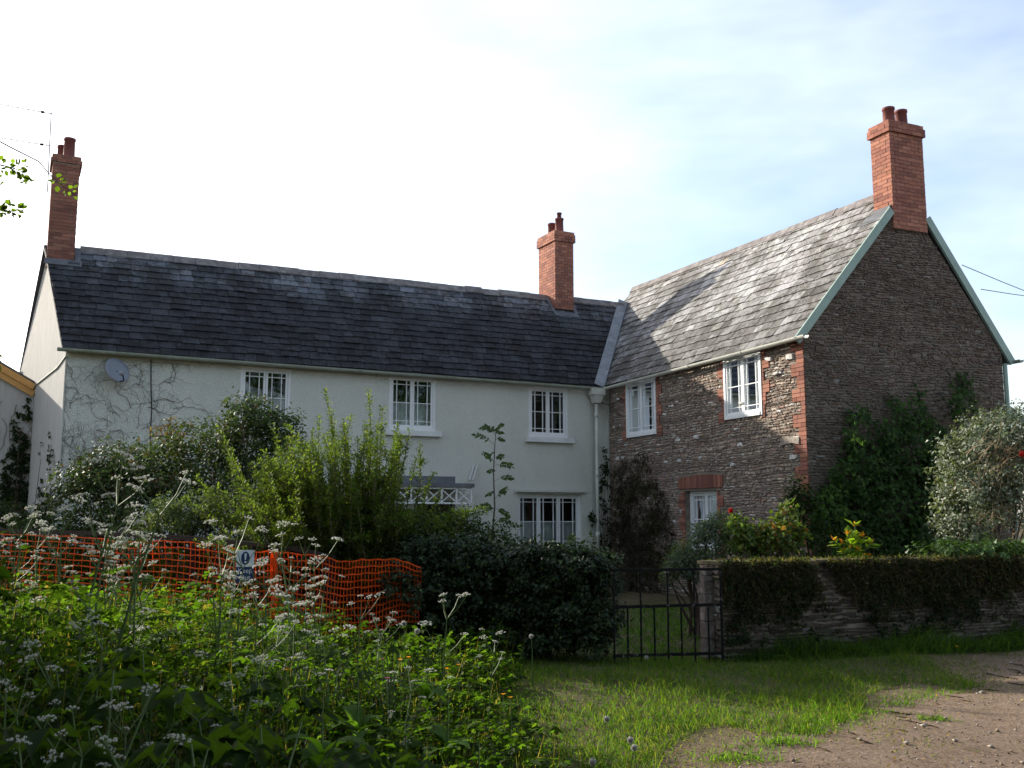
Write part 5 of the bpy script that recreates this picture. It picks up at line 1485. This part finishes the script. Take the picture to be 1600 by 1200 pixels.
# oak canopy added out of view, over and behind the viewpoint, to cut foreground skylight
ot = empty('added_oak_canopy', (-4.6, -2.2, gz(-4.6, -2.2)), 'unseen oak canopy added over the viewpoint to dim the foreground skylight', 'tree')
ob = [(arr(-3.0, -.8, 6.0), arr(3.6, 2.6, 1.9)), (arr(0.2, -1.4, 6.4), arr(3.2, 2.4, 1.9)), (arr(-4.6, .6, 5.4), arr(2.4, 1.6, 1.3)), (arr(-1.2, .7, 5.6), arr(2.6, 1.3, 1.2)), (arr(-5.0, -2.6, 7.2), arr(3.4, 2.6, 2.2)), (arr(-4.2, 3.0, 6.4), arr(2.8, 1.9, 1.5)), (arr(-1.0, 2.6, 6.0), arr(2.6, 1.5, 1.3)), (arr(1.8, .4, 6.2), arr(2.4, 1.8, 1.5))]
pos, nr, cc = clump_points(ob, 4200, 18, .4, .15)
yd, no = orient(nr, .5, .7)
link(leaves_mesh('crown', ROUND, pos, yd, no, .14 * rng.uniform(.7, 1.3, len(pos)), GREEN, .2), 'crown', M['leaf_shade'], ot)
mb = MB(); mb.tube([arr(-4.6, -2.2, -.2), arr(-4.5, -2.1, 2), arr(-4.3, -1.9, 4), arr(-4.2, -1.8, 6.5)], [.34, .28, .22, .1], 10, False)
stems(mb, (-4.4, -2.0, 3.4), cc[rng.choice(len(cc), 26, replace=False)], .09, .012, .4)
mb.build('trunk', M['bark'], ot)

# ------------------------------------------------------------------ cow parsley
def umbel_mesh(seed, R):
    r_ = np.random.default_rng(seed); V = []; F = []; T = []
    nray = 10 + seed % 3; heads = []
    for k in range(nray):
        a = 6.283 * k / nray + r_.normal() * .15; rr = R * (1.0 if k % 3 else .45) * r_.uniform(.8, 1.1)
        heads.append(np.array([rr * math.cos(a), rr * math.sin(a), R * .55 - rr * rr / R * .22 + r_.normal() * .003]))
    for h in heads:
        b = len(V); s = unit(np.cross(h, UP) + 1e-6) * .0012
        V += [(-s), s, h + s * .6, h - s * .6]; F += [(b, b + 1, b + 2), (b, b + 2, b + 3)]; T += [(.16, .22, .08)] * 4
        for j in range(15):
            d = unit(r_.normal(size=3) + UP * .8); c = h + d * R * .27 * arr(1, 1, .5)[0:3] * r_.uniform(.4, 1)
            x = unit(np.cross(d, r_.normal(size=3))); y = np.cross(d, x); q = R * r_.uniform(.075, .11); b = len(V)
            V += [c - x * q, c - y * q, c + x * q, c + y * q]; F += [(b, b + 1, b + 2), (b, b + 2, b + 3)]
            w = r_.uniform(.48, .66); T += [(w, w, w * .93)] * 4
    return mesh_np('umbel', np.array(V), np.array(F), np.array(T))
def fern_leaf_mesh(seed, L_):
    r_ = np.random.default_rng(seed + 50); ps = []; ys = []; szs = []
    for k in range(9):
        t = .22 + .78 * k / 8; w = .42 * L_ * (1.05 - t)
        for s in (-1, 1):
            n = max(3, int(8 * (1.05 - t)) + 2)
            for j in range(n):
                q = (j + .6) / n
                for s2 in (-1, 1):
                    ps.append((s * w * q, t * L_ + w * q * .35, -.25 * L_ * t * t - .1 * w * q)); ys.append((s * .6 + s2 * .15, .45 + s2 * .5 * s * s, -.12 + r_.normal() * .12)); szs.append(L_ * .11 * (1.15 - q * .6))
    ps, ys, szs = np.array(ps), np.array(ys), np.array(szs)
    V, F = scatter(LEAF, ps, nrm(ys), nrm(np.tile(UP, (len(ps), 1)) + r_.normal(size=(len(ps), 3)) * .2), szs)
    return mesh_np('leaf', V, F, np.repeat(np.array([(.07, .125, .03)]) * r_.uniform(.75, 1.25, (len(ps), 1)), 4, 0))
UM = [umbel_mesh(i, .027 + .005 * (i % 3)) for i in range(5)]
for m_ in UM: m_.materials.append(M['petal'])
FL = [fern_leaf_mesh(i, .30 + .05 * i) for i in range(3)]
for m_ in FL: m_.materials.append(M['leaf_thin'])
def parsley_proto(seed, lean):
    r_ = np.random.default_rng(seed + 11)
    root = bpy.data.objects.new('cow_parsley', None); root.empty_display_size = .1
    col.objects.link(root)
    mb = MB(); top = np.array([lean, r_.normal() * .03, .80]); heads = []
    main = [np.zeros(3), np.array([lean * .2, 0, .28]), np.array([lean * .5, .01, .55]), top]
    mb.tube(main, [.008, .007, .006, .004], 5, False)
    nodes = [(main[2] + (top - main[2]) * .2, 3), (top, 4)] if seed % 2 else [(main[1], 1), (main[2], 2), (top, 4)]
    for p, n in nodes:
        for k in range(n):
            a = 6.283 * k / n + r_.random() * 2; l = r_.uniform(.10, .26)
            e = p + np.array([math.cos(a) * l * .62, math.sin(a) * l * .62, l * r_.uniform(.55, 1.0)]); e[2] = min(e[2], 1.0)
            mb.tube([p, (p + e) / 2 + np.array([math.cos(a), math.sin(a), 0]) * .015, e], [.0035, .003, .002], 4, False); heads.append(e)
    local_link(mb.mesh('stem'), 'stem', M['stem'], root)
    for k, e in enumerate(heads):
        o = local_link(UM[(seed + k) % 5], 'umbel', None, root); o.location = tuple(e); o.rotation_euler = (r_.normal() * .22, r_.normal() * .22, r_.random() * 6); s = r_.uniform(.8, 1.25); o.scale = (s, s, s)
    for k in range(4):
        o = local_link(FL[k % 3], 'leaf', None, root); h = (.08, .22, .36, .5)[k]; o.location = (lean * h, 0, h); o.rotation_euler = (r_.uniform(.15, .6), 0, r_.random() * 6.283)
        s = 1.0 - .14 * k; o.scale = (s, s, s)
    return root, heads
protos = [parsley_proto(i, (.02, .12, -.05, .05, .22, -.12)[i]) for i in range(6)]
CP = []
gA = ('cow parsley in deep shade at the lower left', 'cow parsley in deep shade')
gB = ('pale cow parsley before the orange mesh', 'cow parsley before the mesh')
gC = ('sunlit cow parsley around the warning notice', 'cow parsley around the notice')
gD = ('cow parsley half hidden in the broad weeds', 'cow parsley in the weeds')
for x, y, Y in [(20, 1000, 4.0), (70, 1040, 3.8), (135, 1112, 3.4), (172, 1142, 3.3), (85, 1145, 3.3), (205, 1072, 3.8), (150, 958, 4.8)]: CP.append((x, y, Y, gA))
for x, y, Y in [(30, 800, 8), (62, 812, 8), (100, 822, 7.5), (60, 850, 7.5), (20, 845, 7), (200, 815, 7.5), (215, 832, 7), (150, 835, 7.5), (180, 850, 7), (245, 830, 7.5), (175, 800, 8), (120, 905, 5.5), (150, 768, 6.6), (45, 788, 7), (100, 776, 7)]: CP.append((x, y, Y, gB))
for x, y, Y in [(355, 815, 7.5), (375, 838, 7.5), (350, 845, 7.0), (440, 848, 8), (480, 812, 8.5), (505, 838, 8.5), (430, 872, 7.5), (462, 862, 7.5), (400, 900, 7), (470, 900, 8), (420, 925, 6.5), (445, 945, 6.5), (480, 920, 7), (500, 888, 8), (345, 882, 7)]: CP.append((x, y, Y, gC))
for x, y, Y in [(560, 925, 7.5), (590, 955, 7.5), (455, 958, 6.5), (610, 965, 7.5), (520, 990, 6.5), (640, 1050, 5.8), (390, 1030, 5), (350, 1075, 4.5), (390, 960, 6.2)]: CP.append((x, y, Y, gD))
CP += [(186, 735, 6.4, ('tallest cow parsley leaning over the weeds below the roughcast gable end', None), 4), (128, 718, 6.6, ('tall cow parsley with loose heads against the corner of the cream wall', None), 1),
       (688, 922, 7.6, ('lone tall forked cow parsley against the dark ivy hedge', None), 0), (762, 985, 7.4, ('cow parsley at the edge of the mown grass nearest the gate', None), 3), (222, 822, 6.4, ('bright cow parsley head standing above the mesh halfway to the notice', None), 2)]
ORD = 'first second third fourth fifth sixth seventh eighth ninth tenth eleventh twelfth thirteenth fourteenth fifteenth sixteenth'.split()
named = {}
for g in (gA, gB, gC, gD):
    for k, c in enumerate(sorted([c for c in CP if c[3] is g], key=lambda c: c[0])):
        named[id(c)] = g[0] + ', ' + ORD[k] + ' from the left'
used = set()
for i, c in enumerate(CP):
    x, y, Y, (lab, grp) = c[:4]; k = c[4] if len(c) > 4 else int(rng.integers(6))
    p = at(x, y, Y); zg = gz(p[0], p[1]); h = max(.35, p[2] - zg)
    root = protos[k][0] if k not in used else copy_tree(protos[k][0])
    used.add(k)
    s = h / .98
    rz = rng.random() * 6.283 if len(c) <= 4 else 0.0
    tl = rng.normal(size=2) * .05
    root.location = (p[0], p[1], zg - .02); root.rotation_euler = (tl[0], tl[1], rz); root.scale = (max(.8, s * .9), max(.8, s * .9), s)
    tag(root, named.get(id(c), lab), 'cow parsley')
    if grp: root['group'] = grp
    elif 'group' in root: del root['group']

# ------------------------------------------------------------------ hogweed, dock, dandelions, small flowers
HL = {}
def big_leaf_mesh(L_, seed):
    TV, TF = lobed(7, .40, .05, True); r_ = np.random.default_rng(seed)
    V = TV.copy() * L_; V[:, 2] += r_.normal(size=len(V)) * .006
    return mesh_np('leaf', V, TF, np.repeat(np.array([(.045, .08, .02)]) * r_.uniform(.8, 1.3), len(V), 0), True)
BL = [big_leaf_mesh(.30 + .05 * i, i) for i in range(4)]
for m_ in BL: m_.materials.append(M['leaf_thin'])
def hogweed(x, y, Y, label, n=6, s=1.0):
    p = at(x, y, Y); zg = gz(p[0], p[1]); h = max(.25, p[2] - zg)
    root = empty('hogweed', (p[0], p[1], zg), label, 'hogweed')
    mb = MB()
    for k in range(n):
        a = 6.283 * k / n + rng.normal() * .3; l = rng.uniform(.14, .30); hh = h * rng.uniform(.65, 1.0)
        e = np.array([math.cos(a) * l, math.sin(a) * l, hh])
        mb.tube([np.zeros(3), e * arr(.3, .3, .6)[0:3], e], [.008, .006, .004], 5, False)
        o = local_link(BL[k % 4], 'leaf', None, root); o.location = tuple(e); o.rotation_euler = (rng.normal() * .2 - .25, rng.normal() * .25, a - 1.571); q = s * rng.uniform(.7, 1.15); o.scale = (q, q, q)
    local_link(mb.mesh('stalk'), 'stalk', M['stem'], root)
for x, y, Y, lab in [(280, 1125, 3.6, 'broad hogweed leaves in shade beside the lowest white umbels'), (40, 1185, 3.1, 'broad hogweed leaves in the bottom left corner'), (340, 1185, 3.4, 'dark hogweed leaves at the bottom edge below the sunlit weeds'),
                     (170, 1055, 4.0, 'hogweed spreading in shade below the orange mesh'), (425, 1140, 4.2, 'half-lit lobed hogweed leaves at the edge of the shade'), (240, 1010, 4.8, 'hogweed leaves in the shade halfway up the bank'),
                     (480, 1185, 4.0, 'hogweed at the bottom edge left of the bright dock'), (570, 1190, 4.4, 'hogweed at the bottom edge among dark weeds'), (375, 1035, 5.2, 'sunlit hogweed leaves on the bank below the notice'), (110, 985, 5.0, 'hogweed standing in shade at the left below the mesh'),
                     (610, 985, 7.2, 'sunlit hogweed with raised leaves before the dark hedge'), (520, 985, 6.6, 'sunlit hogweed right of the notice stake')]:
    hogweed(x, y, Y, lab, s=.95 if Y < 5 else .65)
def dock_mesh(seed):
    L_ = .30; V = []; F = []
    for k in range(8):
        t = k / 7; w = .075 * math.sin(math.pi * min(1, t * .93 + .07)) ** .8; zz = .06 * math.sin(t * 2.6) - .09 * t * t
        V += [(-w, t * L_, zz + w * .3), (0, t * L_, zz), (w, t * L_, zz + w * .3 + .006 * math.sin(k * 2 + seed))]
    for k in range(7):
        b = 3 * k
        for j in (0, 1): F += [(b + j, b + j + 1, b + j + 4), (b + j, b + j + 4, b + j + 3)]
    return mesh_np('leaf', np.array(V), np.array(F), (.085, .16, .03), True)
DK = [dock_mesh(i) for i in range(3)]
for m_ in DK: m_.materials.append(M['leaf_thin'])
for x, y, Y, lab in [(505, 1085, 5.0, 'dock with one large bright green leaf at the edge of the shade'), (748, 1160, 5.1, 'dock with broad sunlit leaves at the edge of the grass'), (700, 1085, 6.0, 'dock with a curled bright leaf in the middle of the weeds'), (668, 1010, 7.2, 'dock leaves just below the forked cow parsley'), (560, 1060, 6.0, 'dock among low weeds below the hedge')]:
    p = at(x, y, Y); zg = gz(p[0], p[1]); h = max(.2, p[2] - zg)
    root = empty('dock_plant', (p[0], p[1], zg), lab, 'dock')
    for k in range(7):
        a = 6.283 * k / 7 + rng.normal() * .3; o = local_link(DK[k % 3], 'leaf', None, root); q = rng.uniform(.55, .95); o.scale = (q, q, q)
        o.rotation_euler = (rng.uniform(.1, .75), 0, a); o.location = (0, 0, max(.02, h - .25) * rng.uniform(.6, 1))
    mb = MB(); mb.tube([np.zeros(3), arr(0, 0, h)[0:3]], [.008, .004], 5, False); local_link(mb.mesh('stalk'), 'stalk', M['stem'], root)
# dandelion clocks
d_ = rdir(260); V, F = scatter(NARROW, d_ * .006, d_, rdir(260), np.full(260, .018))
V = V.copy(); clock = mesh_np('seed_head', V, F, (.45, .45, .43)); clock.materials.append(M['petal'])
d2 = rdir(160); V, F = scatter(ROUND, d2 * .016, nrm(rdir(160)), d2, np.full(160, .0045)); clock2 = mesh_np('seed_fluff', V, F, (.5, .5, .48)); clock2.materials.append(M['petal'])
for x, y, Y, lab in [(631, 974, 7.6, 'dandelion clock on a long stem before the hedge'), (652, 986, 7.8, 'dim dandelion clock in shade before the hedge'), (830, 994, 9.6, 'dandelion clock low against the foot of the ivy hedge'), (948, 1123, 7.0, 'large dandelion clock in the sunlit grass'), (1010, 1027, 10.4, 'dandelion clock in front of the iron gate'),
                     (985, 1156, 6.4, 'dandelion clock in the near grass, upper of a close pair'), (991, 1168, 6.2, 'dandelion clock in the near grass, lower of a close pair'), (926, 1190, 5.9, 'dandelion clock at the bottom edge of the grass'), (1330, 985, 12.2, 'small dandelion clock against the foot of the garden wall')]:
    p = at(x, y, Y); zg = gz(p[0], p[1]); root = empty('dandelion_clock', (p[0], p[1], zg), lab, 'dandelion', 'dandelion clocks')
    h = max(.08, p[2] - zg); mb = MB(); mb.tube([np.zeros(3), arr(.01, .0, h * .6)[0:3], arr(0, 0, h)[0:3]], .0028, 5, False); local_link(mb.mesh('stem'), 'stem', M['stem'], root)
    o = local_link(clock, 'seed_head', None, root); o.location = (0, 0, h); o2 = local_link(clock2, 'seed_fluff', None, o)
def small_flower(x, y, Y, c, name, lab, r=.02):
    p = at(x, y, Y); zg = gz(p[0], p[1]); h = max(.1, p[2] - zg); root = empty(name, (p[0], p[1], zg), lab, 'flower', 'small wild flowers')
    mb = MB(); mb.tube([np.zeros(3), arr(.01, .01, h * .6)[0:3], arr(0, 0, h)[0:3]], .002, 4, False); local_link(mb.mesh('stem'), 'stem', M['stem'], root)
    k = 6; ys = np.array([(math.cos(6.283 * i / k), math.sin(6.283 * i / k), .35) for i in range(k)]); V, F = scatter(ROUND, np.tile(arr(0, 0, h)[0:3], (k, 1)), nrm(ys), np.tile(UP, (k, 1)), np.full(k, r))
    local_link(mesh_np('petal', V, F, c), 'petal', M['leaf_thin'], root)
OR, PU_ = (.75, .36, .02), (.35, .10, .28)
for x, y, Y, c, lab in [(638, 1027, 6.8, OR, 'orange poppy near the big dock leaf, upper one'), (625, 1031, 6.8, OR, 'orange poppy beside the hogweed stem'), (716, 1039, 7.0, OR, 'orange poppy under the forked cow parsley'), (698, 1045, 6.8, OR, 'orange poppy left of the grass edge'), (786, 1085, 6.6, OR, 'orange poppy at the start of the grass'), (797, 1090, 6.6, OR, 'second orange poppy at the start of the grass'), (448, 1047, 5.6, OR, 'single orange poppy in the shaded weeds'),
                        (597, 1030, 6.6, PU_, 'purple flower among the sunlit weeds, upper'), (605, 1060, 6.2, PU_, 'pink-purple flower lower in the sunlit weeds'), (1495, 1010, 11.4, OR, 'tiny orange flower at the foot of the wall beside the lane')]:
    small_flower(x, y, Y, c, 'orange_poppy' if c is OR else 'purple_flower', lab)

# ------------------------------------------------------------------ undergrowth on the bank (nobody could count it)
def weed_edge(y):                               # right hand limit of the weeds
    return .02 + .18 * np.sin(y * 1.3) - .25 * ss((y - 8.5) / 2.5) - .0 * y
n = 5600
X = rng.uniform(-6.6, .45, n); Y = 2.3 + 9.2 * rng.random(n) ** 1.25
keep = (X > -.62 * Y) & (X < weed_edge(Y) + rng.normal(size=n) * .12) & ~((Y > 11.2) & (X > -3))
X, Y = X[keep], Y[keep]; n = len(X); Zg = ground_z(X, Y)
cl = .5 * np.sin(X * 2.9 + Y * 1.3) * np.sin(Y * 2.4 - X * .8) + .5 * np.sin(X * 6.1 - Y * 4.3)
Hh = (.22 + .20 * ss((-X) / 1.6) + .10 * ss((-X - 1.8) / 1.5) + .22 * cl).clip(.06) * rng.uniform(.55, 1.35, n)
Hh = Hh + .16 * ss((-X - 2.0) / 1.2) * ss((Y - 4.5) / 2) * rng.random(n)
Hh = Hh * (1 - .22 * ss((Y - 5) / 4) * ss((-X - .6) / 1.5))
per = 14
idx = np.repeat(np.arange(n), per); q = rng.random(n * per) ** .6
pos = np.stack([X[idx] + rng.normal(size=n * per) * .06, Y[idx] + rng.normal(size=n * per) * .06, Zg[idx] + Hh[idx] * q + .02], 1)
a = rng.random(n * per) * 6.283
yd = nrm(np.stack([np.cos(a), np.sin(a), rng.normal(size=n * per) * .3 - .1], 1)); no = nrm(np.tile(UP * .75 + SUN * .75, (n * per, 1)) + rdir(n * per) * .5)
WG = [(.034, .070, .013), (.022, .045, .010), (.050, .096, .016), (.015, .031, .009), (.064, .10, .02), (.11, .095, .04)]
kind = rng.random(n)[idx]
parts_v = []; parts_f = []; parts_t = []; off = 0
for sel, T, s0, s1 in ((kind < .5, LEAF, .035, .08), ((kind >= .5) & (kind < .74), ROUND, .02, .05), (kind >= .74, LOBED, .06, .14)):
    if T is LOBED: sel = sel & (rng.random(n * per) < .55)
    m = int(sel.sum()); V, F = scatter(T, pos[sel], yd[sel], no[sel], rng.uniform(s0, s1, m))
    parts_v.append(V); parts_f.append(F + off); parts_t.append(tints(WG, m, len(T[0]), .22, [.24, .24, .22, .19, .09, .02])); off += len(V)
# upright stalks and blades through the weeds
m = 9000; xi = rng.integers(0, n, m)
bp = np.stack([X[xi] + rng.normal(size=m) * .1, Y[xi] + rng.normal(size=m) * .1, Zg[xi]], 1)
V, F = scatter(BLADE, bp, nrm(np.tile(UP, (m, 1)) + rng.normal(size=(m, 3)) * .22), rdir(m) * arr(1, 1, .1), np.stack([rng.uniform(.004, .009, m), Hh[xi] * rng.uniform(.6, 1.25, m), np.ones(m)], 1))
parts_v.append(V); parts_f.append(F + off); parts_t.append(tints(WG + [(.16, .15, .06), (.20, .15, .08)], m, 5, .2))
und = link(mesh_np('undergrowth', np.concatenate(parts_v), np.concatenate(parts_f), np.concatenate(parts_t)), 'undergrowth', M['leaf_thin'])
tag(und, 'mass of nettles and broad-leaved weeds covering the bank', kind='stuff')

# herbage between the mesh and the house
m = 2600; Xh = rng.uniform(-9.2, -1.6, m); Yh = rng.uniform(12.1, 17.0, m)
k = (Yh > 11.6 - .52 * (Xh + 1.6) + .35) & (Yh < 17.6 + (Xh + 8.28) * .507); Xh, Yh = Xh[k], Yh[k]; m = len(Xh)
hh = rng.uniform(.35, 1.0, m); idx = np.repeat(np.arange(m), 16); q = rng.random(m * 16) ** .6
pos = np.stack([Xh[idx] + rng.normal(size=m * 16) * .09, Yh[idx] + rng.normal(size=m * 16) * .09, ground_z(Xh[idx], Yh[idx]) + hh[idx] * q], 1)
V, F = scatter(LEAF, pos, nrm(rdir(m * 16) * arr(1, 1, .4)), nrm(UP + rdir(m * 16) * .7), rng.uniform(.06, .12, m * 16))
hb_ = link(mesh_np('herbage', V, F, tints(WG, m * 16, 4, .2)), 'herbage', M['leaf_thin'])
tag(hb_, 'rough green herbage between the orange mesh and the cream wall', kind='stuff')

# ------------------------------------------------------------------ grass
def grass(n, xr, yr, hmin, hmax, keepf, colors, pw=1.0, wide=1.0, lean=.35):
    X = rng.uniform(*xr, n); Y = yr[0] + (yr[1] - yr[0]) * rng.random(n) ** pw
    k = keepf(X, Y); X, Y = X[k], Y[k]; n = len(X)
    h = rng.uniform(hmin, hmax, n) * (.75 + .35 * np.sin(X * 3.1 + Y * 1.7) * np.sin(Y * 2.3 - X)) 
    pos = np.stack([X, Y, ground_z(X, Y) - .005], 1)
    yd = nrm(np.tile(UP, (n, 1)) + rng.normal(size=(n, 3)) * lean)
    V, F = scatter(BLADE, pos, yd, rdir(n), np.stack([np.full(n, .006) * wide * rng.uniform(.7, 1.5, n), h, h * 0 + 1], 1))
    # bend the tip over
    V = V.reshape(-1, 5, 3); dr = rng.normal(size=(n, 2)) * h[:, None] * .35
    V[:, 4, :2] += dr; V[:, 4, 2] -= np.abs(dr).sum(1) * .35; V[:, 2:4, :2] += dr[:, None, :] * .25
    return V.reshape(-1, 3), F, tints(colors, n, 5, .2)
GC = [(.05, .11, .018), (.042, .09, .016), (.065, .125, .022), (.11, .12, .045), (.08, .12, .03)]
GD = [(.07, .11, .028), (.10, .12, .04), (.15, .14, .065), (.055, .10, .022)]
wob = lambda X, Y: .22 * np.sin(X * 2.1 + Y * 1.1) + .15 * np.sin(X * 5.3 - Y * 2.9)
inwall = lambda X, Y: ((X - w_a[0]) * gwn[0] + (Y - w_a[1]) * gwn[1]) < 0.02
fr_ = lambda X, Y: (X < .6 * Y) & (X > weed_edge(Y) - .35)
gs = [grass(80000, (-1.0, 4.5), (3.6, 11.6), .05, .17, lambda X, Y: fr_(X, Y) & (lane_side(X, Y) < -.58 + 1.4 * wob(X, Y)) & ~((X > 2.4) & inwall(X, Y)), GC, 1.3, .9, .45),
      grass(110000, (0, 8.5), (4.2, 13.5), .02, .075, lambda X, Y: fr_(X, Y) & (lane_side(X, Y) > -1.7 + wob(X, Y)) & (rng.random(len(X)) < .9 * (1 - ss((lane_side(X, Y) - wob(X, Y) * 1.3 + .85) / 1.5))) & ~inwall(X, Y), GD, 1.2, .8, .7),
      grass(30000, (2.2, 9.5), (11.3, 14.5), .14, .46, lambda X, Y: ((((X - w_a[0]) * gwn[0] + (Y - w_a[1]) * gwn[1]) < .75) & (((X - w_a[0]) * gwn[0] + (Y - w_a[1]) * gwn[1]) > .03)) & (lane_side(X, Y) < .1), [(.045, .085, .02), (.06, .11, .025), (.035, .065, .018)], 1.0, 1.6, .5),
      grass(26000, (-1.6, 6.5), (11.7, 18), .05, .13, lambda X, Y: (X < .4 * Y) & (((X < 2.4)) | (((X - w_a[0]) * gwn[0] + (Y - w_a[1]) * gwn[1]) < -.5)), [(.05, .12, .018), (.04, .10, .015), (.06, .13, .02)], 1.0, 1.6)]
# tufts out on the bare earth
tx = []
for (x, y, s) in [(1290, 1133, .16), (1262, 1148, .12), (1310, 1122, .1), (1180, 1180, .12), (1215, 1170, .1), (1175, 1195, .1), (1455, 1078, .14), (1425, 1085, .12), (1400, 1095, .1), (1260, 1155, .08), (1350, 1110, .1), (1130, 1192, .1), (1460, 1125, .06), (1230, 1172, .08)]:
    r = ray(x, y); p = EYE + r * (-EYE[2] / r[2]); tx.append((p[0], p[1], s))
Xs = np.concatenate([t[0] + rng.normal(size=160) * t[2] * 1.2 for t in tx]); Ys = np.concatenate([t[1] + rng.normal(size=160) * t[2] * .8 for t in tx])
m = len(Xs); V, F = scatter(BLADE, np.stack([Xs, Ys, ground_z(Xs, Ys) + .008], 1), nrm(np.tile(UP, (m, 1)) + rng.normal(size=(m, 3)) * .8), rdir(m), np.stack([np.full(m, .007), rng.uniform(.02, .06, m), np.ones(m)], 1))
gs.append((V, F, tints([(.07, .14, .025), (.09, .16, .03)], m, 5)))
off = 0; VV = []; FF = []; TT = []
for V, F, T in gs:
    VV.append(V); FF.append(F + off); TT.append(T); off += len(V)
gr = link(mesh_np('grass', np.concatenate(VV), np.concatenate(FF), np.concatenate(TT)), 'grass', M['leaf_thin'])
tag(gr, 'rough green grass of the verge and lawn', kind='stuff')
# leaf litter and grit on the earth
m = 9000; t = rng.uniform(-2, 14, m); o = rng.uniform(-1.0, 3.6, m)
Xs = E0[0] + ed[0] * t + en[0] * o; Ys = E0[1] + ed[1] * t + en[1] * o
pos = np.stack([Xs, Ys, ground_z(Xs, Ys) + .022], 1)
V, F = scatter(ROUND, pos, nrm(rdir(m) * arr(1, 1, .25)), nrm(np.tile(UP, (m, 1)) + rdir(m) * .6), rng.uniform(.006, .026, m))
li = link(mesh_np('leaf_litter', V, F, tints([(.16, .09, .05), (.24, .15, .09), (.32, .25, .18), (.10, .06, .04)], m, 6, .25)), 'leaf_litter', M['leaf'])
tag(li, 'small dry fallen leaves scattered over the earth and lane', kind='stuff')
m = 2600; t = rng.uniform(-2, 13, m); o = rng.uniform(-.5, 4.5, m)
Xs = E0[0] + ed[0] * t + en[0] * o; Ys = E0[1] + ed[1] * t + en[1] * o; r = rng.uniform(.004, .016, m) * (1 + (rng.random(m) < .04) * 1.2)
OCT = (arr((1, 0, 0), (-1, 0, 0), (0, 1, 0), (0, -1, 0), (0, 0, .7), (0, 0, -.7)), np.array([(0, 2, 4), (2, 1, 4), (1, 3, 4), (3, 0, 4), (2, 0, 5), (1, 2, 5), (3, 1, 5), (0, 3, 5)]))
V, F = scatter(OCT, np.stack([Xs, Ys, ground_z(Xs, Ys) + .018], 1), nrm(rdir(m) * arr(1, 1, .3)), nrm(UP + rdir(m) * .4), np.stack([r, r * rng.uniform(.6, 1.4, m), r * .8], 1))
gr_ = link(mesh_np('gravel', V, F, tints([(.22, .17, .13), (.28, .24, .20), (.15, .12, .10), (.35, .31, .27)], m, 6, .2)), 'gravel', M['stone'])
tag(gr_, 'loose grit and small stones on the lane edge', kind='stuff')
